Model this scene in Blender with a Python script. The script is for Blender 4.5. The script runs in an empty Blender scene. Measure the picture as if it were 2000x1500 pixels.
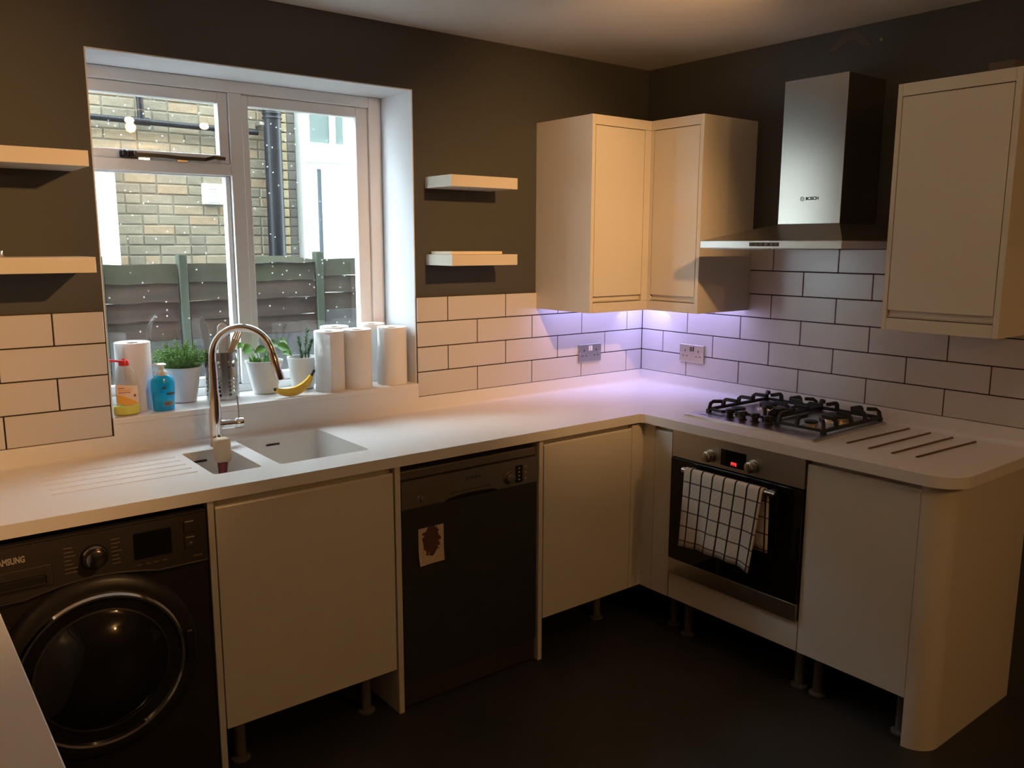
import bpy, bmesh, math, random
from math import pi, sin, cos, radians
from mathutils import Vector, Matrix
random.seed(7)
S = bpy.context.scene
COL = S.collection

# ------------------------------------------------------------------ camera
cam = bpy.data.cameras.new('camera'); cam_ob = bpy.data.objects.new('camera', cam); COL.objects.link(cam_ob)
cam.sensor_width = 36; cam.sensor_fit = 'HORIZONTAL'; cam.lens = 36 * 1642.16 / 2000; cam.clip_start = 0.02; cam.clip_end = 200
YAW, PITCH, ROLL = 0.6659, -0.1657, 0.0024
fw = Vector((sin(YAW) * cos(PITCH), cos(YAW) * cos(PITCH), sin(PITCH)))
r0 = Vector((cos(YAW), -sin(YAW), 0)); u0 = r0.cross(fw)
rt = r0 * cos(ROLL) + u0 * sin(ROLL); up = u0 * cos(ROLL) - r0 * sin(ROLL)
M = Matrix((rt, up, -fw)).transposed().to_4x4(); M.translation = Vector((-3.1204, -2.9143, 1.5928))
cam_ob.matrix_world = M
S.camera = cam_ob

# ------------------------------------------------------------------ world, lights, exposure
S.view_settings.view_transform = 'Standard'; S.view_settings.look = 'None'
S.view_settings.gamma = 1.0; S.view_settings.exposure = 0.0; S.view_settings.use_curve_mapping = False
W = bpy.data.worlds.new('overcast_sky'); S.world = W; W.use_nodes = True
bg = W.node_tree.nodes['Background']; bg.inputs[0].default_value = (0.76, 0.91, 1.0, 1); bg.inputs[1].default_value = 20.0

WARM = (1.0, 0.53, 0.20)
def lamp(kind, name, loc, energy, color, size=0.03, aim=None, **kw):
    l = bpy.data.lights.new(name, kind); l.energy = energy; l.color = color
    if kind in ('POINT', 'SPOT'): l.shadow_soft_size = size
    for k, v in kw.items(): setattr(l, k, v)
    o = bpy.data.objects.new(name, l); COL.objects.link(o); o.location = loc
    if aim is not None: o.rotation_euler = (Vector(aim) - Vector(loc)).to_track_quat('-Z', 'Y').to_euler()
    return o
BULBS = [(-1.69, -2.10, 2.305), (-1.25, -2.08, 2.305)]
SRC = [(x, y + .02, z - .03) for x, y, z in BULBS]      # light leaves just under each bulb
lamp('SPOT', 'spot_light', SRC[0], 160, WARM, 0.025, (-3.5, -0.2, 1.48), spot_size=radians(66), spot_blend=1.0)
lamp('SPOT', 'spot_light', SRC[1], 130, WARM, 0.025, (-0.84, -0.2, 1.50), spot_size=radians(55), spot_blend=1.0)
lamp('POINT', 'spot_spill', SRC[0], 1.6, WARM, 0.03)
lamp('POINT', 'room_fill', (-1.0, -4.4, 2.23), 23, WARM, 0.05)  # fill added for the lit room behind the camera, no fitting modelled
CEIL_GLOW = (-1.12, -1.42, 2.20)
lamp('SPOT', 'ceiling_glow', CEIL_GLOW, 20, WARM, 0.04, (-0.80, -0.84, 2.41), spot_size=radians(72), spot_blend=1.0)  # added spot without a fitting, throws the glow on the ceiling
LED = (0.50, 0.47, 1.0)
for i in range(5):      # strip lights hidden behind the pelmets, one run under each half of the corner cabinet
    q = -0.12 - 0.108 * i
    lamp('AREA', 'under_cabinet_light', (q, -0.085, 1.311), 0.50, LED, aim=(q, 0.04, 1.10), shape='SQUARE', size=0.05)
    q = -0.11 - 0.100 * i
    lamp('AREA', 'under_cabinet_light', (-0.085, q, 1.311), 0.43, LED, aim=(0.04, q, 1.10), shape='SQUARE', size=0.05)

# ------------------------------------------------------------------ materials
def nodes(m): return m.node_tree.nodes, m.node_tree.links
def mat(name, color, rough=0.5, metal=0.0, spec=0.5, coat=0.0, noise=None, bump=None, emit=None, trans=0.0, ior=1.45):
    m = bpy.data.materials.new(name); m.use_nodes = True; n, l = nodes(m); b = n['Principled BSDF']
    b.inputs['Base Color'].default_value = (*color, 1); b.inputs['Roughness'].default_value = rough
    b.inputs['Metallic'].default_value = metal; b.inputs['Specular IOR Level'].default_value = spec
    b.inputs['Coat Weight'].default_value = coat; b.inputs['Transmission Weight'].default_value = trans; b.inputs['IOR'].default_value = ior
    if emit: b.inputs['Emission Color'].default_value = (*emit[0], 1); b.inputs['Emission Strength'].default_value = emit[1]
    if noise or bump:
        tc = n.new('ShaderNodeTexCoord')
    if noise:   # (scale xyz, color2, detail)
        mp = n.new('ShaderNodeMapping'); mp.inputs['Scale'].default_value = noise[0]; l.new(tc.outputs['Object'], mp.inputs['Vector'])
        t = n.new('ShaderNodeTexNoise'); t.inputs['Scale'].default_value = 1.0; t.inputs['Detail'].default_value = 6; l.new(mp.outputs[0], t.inputs['Vector'])
        rp = n.new('ShaderNodeValToRGB'); rp.color_ramp.elements[0].position = .35; rp.color_ramp.elements[1].position = .65
        rp.color_ramp.elements[0].color = (*color, 1); rp.color_ramp.elements[1].color = (*noise[1], 1)
        l.new(t.outputs['Fac'], rp.inputs['Fac']); l.new(rp.outputs[0], b.inputs['Base Color'])
    if bump:    # (scale xyz, strength, distance)
        mp = n.new('ShaderNodeMapping'); mp.inputs['Scale'].default_value = bump[0]; l.new(tc.outputs['Object'], mp.inputs['Vector'])
        t = n.new('ShaderNodeTexNoise'); t.inputs['Scale'].default_value = 1.0; t.inputs['Detail'].default_value = 4; l.new(mp.outputs[0], t.inputs['Vector'])
        bp = n.new('ShaderNodeBump'); bp.inputs['Strength'].default_value = bump[1]; bp.inputs['Distance'].default_value = bump[2]
        l.new(t.outputs['Fac'], bp.inputs['Height']); l.new(bp.outputs[0], b.inputs['Normal'])
    return m
def random_tint(m, c0, c1, mid=None):
    """colour of each piece picked by the object's own random number"""
    n, l = nodes(m); b = n['Principled BSDF']; oi = n.new('ShaderNodeObjectInfo'); rp = n.new('ShaderNodeValToRGB')
    rp.color_ramp.elements[0].color = (*c0, 1); rp.color_ramp.elements[1].color = (*c1, 1)
    if mid:
        e = rp.color_ramp.elements.new(.5); e.color = (*mid, 1)
    l.new(oi.outputs['Random'], rp.inputs['Fac'])
    tc = n.new('ShaderNodeTexCoord'); t = n.new('ShaderNodeTexNoise'); t.inputs['Scale'].default_value = 22; t.inputs['Detail'].default_value = 6
    l.new(tc.outputs['Object'], t.inputs['Vector'])
    mx = n.new('ShaderNodeMix'); mx.data_type = 'RGBA'; mx.blend_type = 'MULTIPLY'; mx.inputs[0].default_value = .55
    l.new(rp.outputs[0], mx.inputs[6]); l.new(t.outputs['Fac'], mx.inputs[7]); l.new(mx.outputs[2], b.inputs['Base Color'])
    return m
PAINT = mat('taupe_wall_paint', (.066, .066, .060), .6, bump=((90, 90, 90), .08, .002))
CEIL = mat('ceiling_paint', (.74, .72, .68), .8)
PALEWALL = mat('pale_room_paint', (.30, .24, .18), .8)
FLOORM = mat('dark_floor_screed', (.026, .026, .026), .5, noise=((3, 3, 3), (.036, .034, .033)), bump=((40, 40, 40), .1, .003))
TILE = mat('satin_white_tile', (.62, .59, .57), .26, spec=.45)
GROUT = mat('dark_grout', (.045, .032, .026), .9)
CAB = mat('white_gloss_cabinet', (.70, .66, .58), .20, spec=.5)
CARC = mat('cabinet_carcass', (.52, .49, .43), .5)
WTOP = mat('white_solid_surface', (.80, .78, .76), .29, spec=.75)
SINKM = mat('pale_sink_surface', (.74, .71, .67), .35)
UPVC = mat('white_window_paint', (.80, .80, .80), .35)
REVEAL = mat('white_reveal_paint', (.74, .75, .78), .6)
STEEL = mat('brushed_steel', (.55, .53, .50), .33, metal=1, bump=((4, 4, 600), .05, .0005))
STEELV = mat('polished_brushed_steel', (.40, .375, .335), .26, metal=1, bump=((3, 3, 500), .04, .0004))
CHROME = mat('chrome', (.80, .80, .80), .06, metal=1)
DARKMET = mat('graphite_metal', (.060, .052, .046), .35, metal=.6)
DARKPL = mat('black_plastic', (.012, .011, .010), .35)
WMBODY = mat('graphite_appliance_paint', (.022, .019, .017), .38)
WMPANEL = mat('graphite_panel', (.060, .050, .042), .35, metal=.3)
DWDOOR = mat('silver_grey_appliance', (.045, .047, .048), .42, metal=.35)
DWPANEL = mat('silver_appliance_panel', (.20, .175, .145), .36, metal=.5)
BLKGLASS = mat('black_glass', (.006, .006, .006), .05, spec=.5)
SMOKED = mat('smoked_door_glass', (.010, .010, .010), .06, spec=.5)
IRON = mat('cast_iron', (.010, .010, .010), .5)
BRASS = mat('burner_metal', (.65, .55, .38), .25, metal=1)
WHITEPL = mat('white_plastic', (.75, .74, .72), .35)
PAPER = mat('kitchen_paper', (.82, .81, .80), .9, bump=((260, 260, 260), .35, .002))
CARD = mat('brown_cardboard', (.30, .20, .12), .9)
POT = mat('ribbed_white_pot', (.76, .76, .76), .45)
SOIL = mat('potting_soil', (.03, .02, .012), .95)
THYME = mat('thyme_green', (.12, .26, .06), .6, noise=((60, 60, 60), (.24, .42, .12)))
MINT = mat('leaf_green', (.09, .24, .035), .5, noise=((30, 30, 30), (.14, .33, .06)))
ROSEM = mat('rosemary_green', (.06, .13, .05), .6)
STEMM = mat('stem_green', (.16, .24, .07), .6)
RED = mat('red_cap_plastic', (.62, .03, .03), .3)
BLUE = mat('blue_soap_plastic', (.008, .50, .98), .15, noise=((28, 28, 28), (.004, .34, .80)), spec=.5)
YEL = mat('yellow_soap_liquid', (.80, .78, .03), .15)
LABELM = mat('peach_label', (.86, .62, .44), .5, noise=((26, 26, 26), (.88, .68, .52)))
ORANGE = mat('orange_print', (.88, .44, .06), .5)
REDPR = mat('red_print', (.45, .05, .03), .5)
DARKPR = mat('dark_print', (.03, .05, .05), .5)
GREYPR = mat('grey_print', (.42, .38, .33), .5)
BARC = mat('barcode_grey', (.22, .24, .20), .5)
BANANA = mat('banana_skin', (.75, .48, .05), .45, noise=((45, 45, 45), (.68, .38, .04)))
BANTIP = mat('banana_tip', (.05, .04, .02), .7)
WOOD = mat('pale_beech', (.62, .42, .24), .5)
BRISTLE = mat('cream_bristles', (.62, .50, .36), .9, bump=((300, 300, 300), .6, .004))
BRUSHR = mat('red_brush_handle', (.16, .015, .02), .35)
PLASTER = mat('filler_plaster', (.105, .092, .072), .85)
LEDBAR = mat('led_diffuser', (.8, .8, .9), .5, emit=((.60, .52, 1.0), 2.0))
BULBM = mat('lamp_filament_glass', (1, .9, .7), .5, emit=((1.0, .74, .42), 45.0))
REDLED = mat('red_digits', (.3, 0, 0), .5, emit=((1.0, .03, .03), 2.0))
STONEP = mat('concrete_gravel_board', (.070, .062, .068), .9, noise=((14, 14, 14), (.07, .068, .068)))
PAVE = mat('garden_paving', (.22, .21, .19), .9, noise=((5, 5, 5), (.15, .15, .13)))
RENDERW = mat('white_render', (.85, .86, .84), .7)
DOORPANE = mat('pale_neighbour_pane', (.14, .18, .17), .08)
GAPSHADE = mat('painted_gap_shade', (.09, .11, .13), .6)  # shade of the door gaps as a dark colour
PIPE = mat('black_drainpipe', (.010, .010, .013), .42, spec=.3)
MORTAR = mat('lime_mortar', (.20, .185, .145), .95, bump=((60, 60, 60), .4, .004))
BRICK = random_tint(mat('london_stock_brick', (.3, .26, .18), .9, bump=((45, 45, 45), .6, .006)), (.22, .19, .14), (.37, .265, .165), (.31, .26, .185))
SUNBRICK = random_tint(mat('painted_sunlit_brick', (.6, .5, .3), .9, bump=((45, 45, 45), .6, .006)), (.62, .50, .30), (.72, .62, .42))  # paler tint puts sunlight into the brick colour
GREYBRICK = random_tint(mat('grey_weathered_brick', (.3, .3, .3), .9, bump=((45, 45, 45), .6, .006)), (.22, .205, .185), (.30, .285, .25))
# brick pattern for the stretches of wall beyond what the window shows
BRICKTEX = bpy.data.materials.new('far_brickwork'); BRICKTEX.use_nodes = True
_n, _l = nodes(BRICKTEX); _b = _n['Principled BSDF']; _b.inputs['Roughness'].default_value = .9
_tc = _n.new('ShaderNodeTexCoord'); _sp = _n.new('ShaderNodeSeparateXYZ'); _cb = _n.new('ShaderNodeCombineXYZ'); _bt = _n.new('ShaderNodeTexBrick')
_l.new(_tc.outputs['Object'], _sp.inputs[0]); _l.new(_sp.outputs[0], _cb.inputs[0]); _l.new(_sp.outputs[2], _cb.inputs[1]); _l.new(_cb.outputs[0], _bt.inputs[0])
_bt.inputs['Color1'].default_value = (.24, .215, .155, 1); _bt.inputs['Color2'].default_value = (.18, .165, .13, 1); _bt.inputs['Mortar'].default_value = (.2, .185, .15, 1)
_bt.inputs['Scale'].default_value = 1; _bt.inputs['Brick Width'].default_value = .225; _bt.inputs['Row Height'].default_value = .075; _bt.inputs['Mortar Size'].default_value = .006
_l.new(_bt.outputs[0], _b.inputs['Base Color'])
# weathered fence timber, algae towards each board's upper half, random per board
FENCE = bpy.data.materials.new('weathered_fence_timber'); FENCE.use_nodes = True
_n, _l = nodes(FENCE); _b = _n['Principled BSDF']; _b.inputs['Roughness'].default_value = .9
_oi = _n.new('ShaderNodeObjectInfo'); _tc = _n.new('ShaderNodeTexCoord'); _mp = _n.new('ShaderNodeMapping'); _mp.inputs['Scale'].default_value = (2.2, 30, 26)
_nz = _n.new('ShaderNodeTexNoise'); _nz.inputs['Scale'].default_value = 1; _nz.inputs['Detail'].default_value = 8
_l.new(_tc.outputs['Object'], _mp.inputs[0]); _l.new(_mp.outputs[0], _nz.inputs['Vector'])
_r1 = _n.new('ShaderNodeValToRGB'); _r1.color_ramp.elements[0].color = (.018, .006, .004, 1); _r1.color_ramp.elements[1].color = (.062, .028, .021, 1)
_r1.color_ramp.elements[0].position = .3; _r1.color_ramp.elements[1].position = .7
_l.new(_nz.outputs['Fac'], _r1.inputs[0])
_n2 = _n.new('ShaderNodeTexNoise'); _n2.inputs['Scale'].default_value = 3.5; _n2.inputs['Detail'].default_value = 5; _l.new(_tc.outputs['Object'], _n2.inputs['Vector'])
_at = _n.new('ShaderNodeAttribute'); _at.attribute_type = 'OBJECT'; _at.attribute_name = 'algae'
_mm = _n.new('ShaderNodeMath'); _mm.operation = 'MULTIPLY'; _l.new(_n2.outputs['Fac'], _mm.inputs[0]); _l.new(_at.outputs['Fac'], _mm.inputs[1])
_mx = _n.new('ShaderNodeMix'); _mx.data_type = 'RGBA'; _l.new(_mm.outputs[0], _mx.inputs[0]); _l.new(_r1.outputs[0], _mx.inputs[6]); _mx.inputs[7].default_value = (.036, .042, .020, 1)
_l.new(_mx.outputs[2], _b.inputs['Base Color'])
POSTM = mat('algae_green_post', (.042, .050, .032), .9, noise=((12, 12, 3), (.065, .072, .050)))
# window glass: clear, reflecting, with droplet specks and streaks of dirt
def thin_fresnel(n, l, ior):
    fr = n.new('ShaderNodeFresnel'); ge = n.new('ShaderNodeNewGeometry'); mr = n.new('ShaderNodeMapRange')
    mr.inputs[3].default_value = ior; mr.inputs[4].default_value = 1 / ior; l.new(ge.outputs['Backfacing'], mr.inputs[0]); l.new(mr.outputs[0], fr.inputs[0]); return fr
def glass_mat(name, haze, spots):
    m = bpy.data.materials.new(name); m.use_nodes = True; n, l = nodes(m); n.remove(n['Principled BSDF']); out = n['Material Output']
    tr = n.new('ShaderNodeBsdfTransparent'); tr.inputs[0].default_value = (.97, .98, .98, 1)
    gl = n.new('ShaderNodeBsdfGlossy'); gl.inputs['Roughness'].default_value = .01; fr = thin_fresnel(n, l, 1.5)
    m1 = n.new('ShaderNodeMixShader'); l.new(fr.outputs[0], m1.inputs[0]); l.new(tr.outputs[0], m1.inputs[1]); l.new(gl.outputs[0], m1.inputs[2])
    df = n.new('ShaderNodeBsdfTranslucent'); df.inputs[0].default_value = (.8, .84, .86, 1)
    tc = n.new('ShaderNodeTexCoord')
    vo = n.new('ShaderNodeTexVoronoi'); vo.inputs['Scale'].default_value = spots; l.new(tc.outputs['Object'], vo.inputs['Vector'])
    lt = n.new('ShaderNodeMath'); lt.operation = 'LESS_THAN'; lt.inputs[1].default_value = .15; l.new(vo.outputs['Distance'], lt.inputs[0])
    sp = n.new('ShaderNodeSeparateColor'); l.new(vo.outputs['Color'], sp.inputs[0])
    gt = n.new('ShaderNodeMath'); gt.operation = 'GREATER_THAN'; gt.inputs[1].default_value = .80; l.new(sp.outputs[0], gt.inputs[0])
    mu = n.new('ShaderNodeMath'); mu.operation = 'MULTIPLY'; l.new(lt.outputs[0], mu.inputs[0]); l.new(gt.outputs[0], mu.inputs[1])
    mp = n.new('ShaderNodeMapping'); mp.inputs['Scale'].default_value = (16, 1, 2.2); l.new(tc.outputs['Object'], mp.inputs[0])
    nz = n.new('ShaderNodeTexNoise'); nz.inputs['Scale'].default_value = 1; nz.inputs['Detail'].default_value = 5; l.new(mp.outputs[0], nz.inputs['Vector'])
    mr = n.new('ShaderNodeMapRange'); mr.inputs[1].default_value = .42; mr.inputs[2].default_value = .8; mr.inputs[3].default_value = haze * .4; mr.inputs[4].default_value = haze * 2.2
    l.new(nz.outputs['Fac'], mr.inputs[0])
    m5 = n.new('ShaderNodeMath'); m5.operation = 'MULTIPLY'; m5.inputs[1].default_value = .35; l.new(mu.outputs[0], m5.inputs[0])
    ad = n.new('ShaderNodeMath'); ad.operation = 'MAXIMUM'; l.new(m5.outputs[0], ad.inputs[0]); l.new(mr.outputs[0], ad.inputs[1])
    m2 = n.new('ShaderNodeMixShader'); l.new(ad.outputs[0], m2.inputs[0]); l.new(m1.outputs[0], m2.inputs[1]); l.new(df.outputs[0], m2.inputs[2])
    l.new(m2.outputs[0], out.inputs[0]); return m
GLASS = glass_mat('dirty_window_glass', .0045, 52)
def clear_mat(name, tint, gloss_rough=.03, body=.06, bodycol=(.8, .8, .78)):
    m = bpy.data.materials.new(name); m.use_nodes = True; n, l = nodes(m); n.remove(n['Principled BSDF']); out = n['Material Output']
    tr = n.new('ShaderNodeBsdfTransparent'); tr.inputs[0].default_value = (*tint, 1)
    gl = n.new('ShaderNodeBsdfGlossy'); gl.inputs['Roughness'].default_value = gloss_rough; fr = thin_fresnel(n, l, 1.45)
    m1 = n.new('ShaderNodeMixShader'); l.new(fr.outputs[0], m1.inputs[0]); l.new(tr.outputs[0], m1.inputs[1]); l.new(gl.outputs[0], m1.inputs[2])
    df = n.new('ShaderNodeBsdfDiffuse'); df.inputs[0].default_value = (*bodycol, 1)
    m2 = n.new('ShaderNodeMixShader'); m2.inputs[0].default_value = body; l.new(m1.outputs[0], m2.inputs[1]); l.new(df.outputs[0], m2.inputs[2])
    l.new(m2.outputs[0], out.inputs[0]); return m
BOTTLE = clear_mat('clear_bottle_plastic', (.97, .97, .965), body=.09)

# ------------------------------------------------------------------ geometry helpers
def box(bm, lo, hi, bev=0.0, seg=2):
    x0, y0, z0 = lo; x1, y1, z1 = hi
    vs = [bm.verts.new(p) for p in ((x0, y0, z0), (x1, y0, z0), (x1, y1, z0), (x0, y1, z0), (x0, y0, z1), (x1, y0, z1), (x1, y1, z1), (x0, y1, z1))]
    fs = [bm.faces.new([vs[i] for i in f]) for f in ((3, 2, 1, 0), (4, 5, 6, 7), (0, 1, 5, 4), (1, 2, 6, 5), (2, 3, 7, 6), (3, 0, 4, 7))]
    if bev:
        es = {e for f in fs for e in f.edges}
        bmesh.ops.bevel(bm, geom=list(es), offset=bev, segments=seg, affect='EDGES', profile=.5)
def prism(bm, pts, a0, a1, axis=2):
    """polygon pts (2-D) swept along an axis"""
    def P(p, a): return {0: (a, p[0], p[1]), 1: (p[0], a, p[1]), 2: (p[0], p[1], a)}[axis]
    A = [bm.verts.new(P(p, a0)) for p in pts]; B = [bm.verts.new(P(p, a1)) for p in pts]; n = len(pts)
    fs = [bm.faces.new(A[::-1]), bm.faces.new(B)] + [bm.faces.new((A[i], A[(i + 1) % n], B[(i + 1) % n], B[i])) for i in range(n)]
    bmesh.ops.recalc_face_normals(bm, faces=fs)
def lathe(bm, prof, c=(0, 0, 0), n=32, sx=1.0, sy=1.0, axis='z', cap=True):
    """profile of (radius, height)"""
    rings = []
    for r, h in prof:
        ring = []
        for i in range(n):
            a = 2 * pi * i / n; x, y = r * cos(a) * sx, r * sin(a) * sy
            p = {'z': (x, y, h), 'y': (x, h, y), 'x': (h, x, y)}[axis]
            ring.append(bm.verts.new((c[0] + p[0], c[1] + p[1], c[2] + p[2])))
        rings.append(ring)
    fs = []
    for a, b in zip(rings, rings[1:]):
        for i in range(n): fs.append(bm.faces.new((a[i], a[(i + 1) % n], b[(i + 1) % n], b[i])))
    if cap:
        fs.append(bm.faces.new(rings[0][::-1])); fs.append(bm.faces.new(rings[-1]))
    bmesh.ops.recalc_face_normals(bm, faces=fs)
def tube(bm, pts, rad, n=12, cap=True):
    pts = [Vector(p) for p in pts]; rad = rad if isinstance(rad, (list, tuple)) else [rad] * len(pts)
    rings = []; ref = None
    for i, p in enumerate(pts):
        t = (pts[min(i + 1, len(pts) - 1)] - pts[max(i - 1, 0)]).normalized()
        if ref is None: ref = Vector((0, 0, 1)) if abs(t.z) < .9 else Vector((1, 0, 0))
        s = t.cross(ref).normalized(); ref = s.cross(t).normalized()
        rings.append([bm.verts.new(p + (s * cos(2 * pi * k / n) + ref * sin(2 * pi * k / n)) * rad[i]) for k in range(n)])
    fs = []
    for a, b in zip(rings, rings[1:]):
        for i in range(n): fs.append(bm.faces.new((a[i], a[(i + 1) % n], b[(i + 1) % n], b[i])))
    if cap: fs.append(bm.faces.new(rings[0][::-1])); fs.append(bm.faces.new(rings[-1]))
    bmesh.ops.recalc_face_normals(bm, faces=fs)
def bars(bm, pts, w, h):
    """square-section bar through points (w across, h tall)"""
    pts = [Vector(p) for p in pts]; rings = []
    for i, p in enumerate(pts):
        t = (pts[min(i + 1, len(pts) - 1)] - pts[max(i - 1, 0)]).normalized()
        s = t.cross(Vector((0, 0, 1)));
        s = (pts[1] - pts[0]).cross(Vector((0, 0, 1))) if s.length < .2 else s
        if s.length < 1e-6: s = (pts[-1] - pts[0]).cross(Vector((0, 0, 1)))
        s.normalize(); q = s.cross(t).normalized()
        rings.append([bm.verts.new(p + s * a * w / 2 + q * b * h / 2) for a, b in ((-1, -1), (1, -1), (1, 1), (-1, 1))])
    fs = []
    for a, b in zip(rings, rings[1:]):
        for i in range(4): fs.append(bm.faces.new((a[i], a[(i + 1) % 4], b[(i + 1) % 4], b[i])))
    fs.append(bm.faces.new(rings[0][::-1])); fs.append(bm.faces.new(rings[-1]))
    bmesh.ops.recalc_face_normals(bm, faces=fs)
def rrect(x0, y0, x1, y1, r, k=5):
    out = []
    for cx, cy, a in ((x1 - r, y1 - r, 0), (x0 + r, y1 - r, 90), (x0 + r, y0 + r, 180), (x1 - r, y0 + r, 270)):
        for i in range(k + 1): out.append((cx + r * cos(radians(a + 90 * i / k)), cy + r * sin(radians(a + 90 * i / k))))
    return out
def plate(bm, outer, holes, z0, z1):
    """flat plate with holes through it"""
    tops = []
    for z in (z0, z1):
        es = []
        for loop in [outer] + holes:
            vs = [bm.verts.new((p[0], p[1], z)) for p in loop]
            es += [bm.edges.new((vs[i], vs[(i + 1) % len(vs)])) for i in range(len(vs))]
            tops.append((z, vs))
        bmesh.ops.triangle_fill(bm, use_beauty=True, use_dissolve=False, edges=es, normal=(0, 0, 1))
    k = len(holes) + 1
    for i in range(k):
        a = tops[i][1]; b = tops[i + k][1]; n = len(a)
        for j in range(n): bm.faces.new((a[j], a[(j + 1) % n], b[(j + 1) % n], b[j]))
    bmesh.ops.recalc_face_normals(bm, faces=bm.faces[:])
def link(name, bm, m, parent=None, smooth=False, loc=None):
    me = bpy.data.meshes.new(name); bm.to_mesh(me); bm.free(); me.materials.append(m)
    if smooth:
        for p in me.polygons: p.use_smooth = True
        try: me.set_sharp_from_angle(angle=radians(40))
        except Exception: pass
    o = bpy.data.objects.new(name, me); COL.objects.link(o)
    if loc: o.location = loc
    if parent:
        o.parent = parent; o.location = Vector(o.location) - world(parent)
    return o
def world(o):
    v = Vector((0, 0, 0))
    while o: v += o.location; o = o.parent
    return v
def part(name, m, parent, fn, smooth=False):
    bm = bmesh.new(); fn(bm); return link(name, bm, m, parent, smooth)
def pbox(name, m, parent, lo, hi, bev=0.0, seg=2):
    return part(name, m, parent, lambda b: box(b, lo, hi, bev, seg))
def tag(o, label, cat, group=None):
    o['label'] = label; o['category'] = cat
    if group: o['group'] = group
    return o
def thing(name, label, cat, loc, group=None):
    o = bpy.data.objects.new(name, None); COL.objects.link(o); o.location = loc; o.empty_display_size = .05
    return tag(o, label, cat, group)
def structure(o): o['kind'] = 'structure'; return o
def text(name, body, size, loc, rot, m, parent, align='CENTER', depth=.0004, bold=0.0):
    cu = bpy.data.curves.new(name, 'FONT'); cu.body = body; cu.size = size; cu.align_x = align; cu.align_y = 'CENTER'; cu.extrude = depth; cu.offset = bold
    cu.resolution_u = 3
    t = bpy.data.objects.new(name + '_src', cu); COL.objects.link(t)
    bpy.context.view_layer.update()
    me = bpy.data.meshes.new_from_object(t.evaluated_get(bpy.context.evaluated_depsgraph_get()))
    bpy.data.objects.remove(t); bpy.data.curves.remove(cu); me.materials.clear(); me.materials.append(m); me.name = name
    o = bpy.data.objects.new(name, me); COL.objects.link(o); o.rotation_euler = rot; o.location = loc
    if parent: o.parent = parent; o.location = Vector(loc) - world(parent)
    return o
FA = (pi / 2, 0, 0)             # writing that faces the room from the window wall (-y)
FB = (pi / 2, 0, -pi / 2)       # writing that faces the room from the hob wall (-x)

# ------------------------------------------------------------------ room shell
XL, YF, H = -3.62, -4.7, 2.41
WX0, WX1, WZ0, WZ1, WY = -2.487, -1.326, 1.027, 2.18, .24
def wall_back_bm(b):
    box(b, (XL - .1, 0, -.05), (WX0, .34, H + .1)); box(b, (WX1, 0, -.05), (.34, .34, H + .1))
    box(b, (WX0, 0, -.05), (WX1, .34, .99)); box(b, (WX0, 0, WZ1), (WX1, .34, H + .1))
wall_back = structure(part('wall_back', PAINT, None, wall_back_bm))
wall_right = structure(pbox('wall_right', PAINT, None, (0, YF - .1, -.05), (.34, 0, H + .1)))
wall_left = structure(pbox('wall_left', PALEWALL, None, (XL - .1, YF, -.05), (XL, 0, H + .1)))
wall_front = structure(pbox('wall_front', PALEWALL, None, (XL - .1, YF - .1, -.05), (0, YF, H + .1)))
structure(pbox('floor', FLOORM, None, (XL - .1, YF - .1, -.06), (0, 0, 0)))
structure(pbox('ceiling', CEIL, None, (XL, YF, H), (0, 0, H + .08)))
# white lining of the window opening
def lining(b):
    box(b, (WX0, 0.0, WZ1 - .004), (WX1, WY, WZ1)); box(b, (WX0, 0.0, WZ0), (WX0 + .004, WY, WZ1 - .004)); box(b, (WX1 - .004, 0.0, WZ0), (WX1, WY, WZ1 - .004))
part('window_reveal', REVEAL, wall_back, lining)

# tiles, each its own piece
RP, TZ, TW, JT = .1019, .97, .303, .0022
tile_mesh = {}
def tile(parent, w, axis):
    key = (round(w, 4), axis)
    if key not in tile_mesh:
        b = bmesh.new(); t = .008
        if axis == 'x': box(b, (-w / 2, -t, 0), (w / 2, 0, RP - 2 * JT), .0012, 1)
        else: box(b, (-t, -w / 2, 0), (0, w / 2, RP - 2 * JT), .0012, 1)
        me = bpy.data.meshes.new('tile'); b.to_mesh(me); b.free(); me.materials.append(TILE); tile_mesh[key] = me
    o = bpy.data.objects.new('tile', tile_mesh[key]); COL.objects.link(o); o.parent = parent; return o
def tile_run(parent, axis, a0, a1, joints, row):
    cuts = [a0] + sorted(j for j in joints if a0 + .02 < j < a1 - .02) + [a1]
    for p, q in zip(cuts, cuts[1:]):
        o = tile(parent, q - p - 2 * JT, axis); mid = (p + q) / 2; z = TZ + row * RP + JT
        o.location = (mid, -.0015, z) if axis == 'x' else (-.0015, mid, z)
for r in range(4):
    off = .118 if r % 2 == 0 else .268
    tile_run(wall_back, 'x', WX1 - .001, -.009, [-(off + n * TW) for n in range(-1, 5)], r)
    off = -2.7915 if r % 2 == 0 else -2.638
    tile_run(wall_back, 'x', XL, WX0 - .003, [off - n * TW for n in range(5)], r)
for r in range(6):
    off = -.0049 if r % 2 == 0 else .149
    tile_run(wall_right, 'y', -2.2, -.009, [-(off + n * TW) for n in range(0, 9)], r)
part('grout', GROUT, wall_back, lambda b: (box(b, (XL, -.0045, TZ), (WX0 - .001, .001, TZ + 4 * RP)), box(b, (WX1, -.0045, TZ), (0, .001, TZ + 4 * RP))))
part('grout', GROUT, wall_right, lambda b: box(b, (-.0045, -2.2, TZ), (.001, -.0045, TZ + 6 * RP)))
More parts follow.
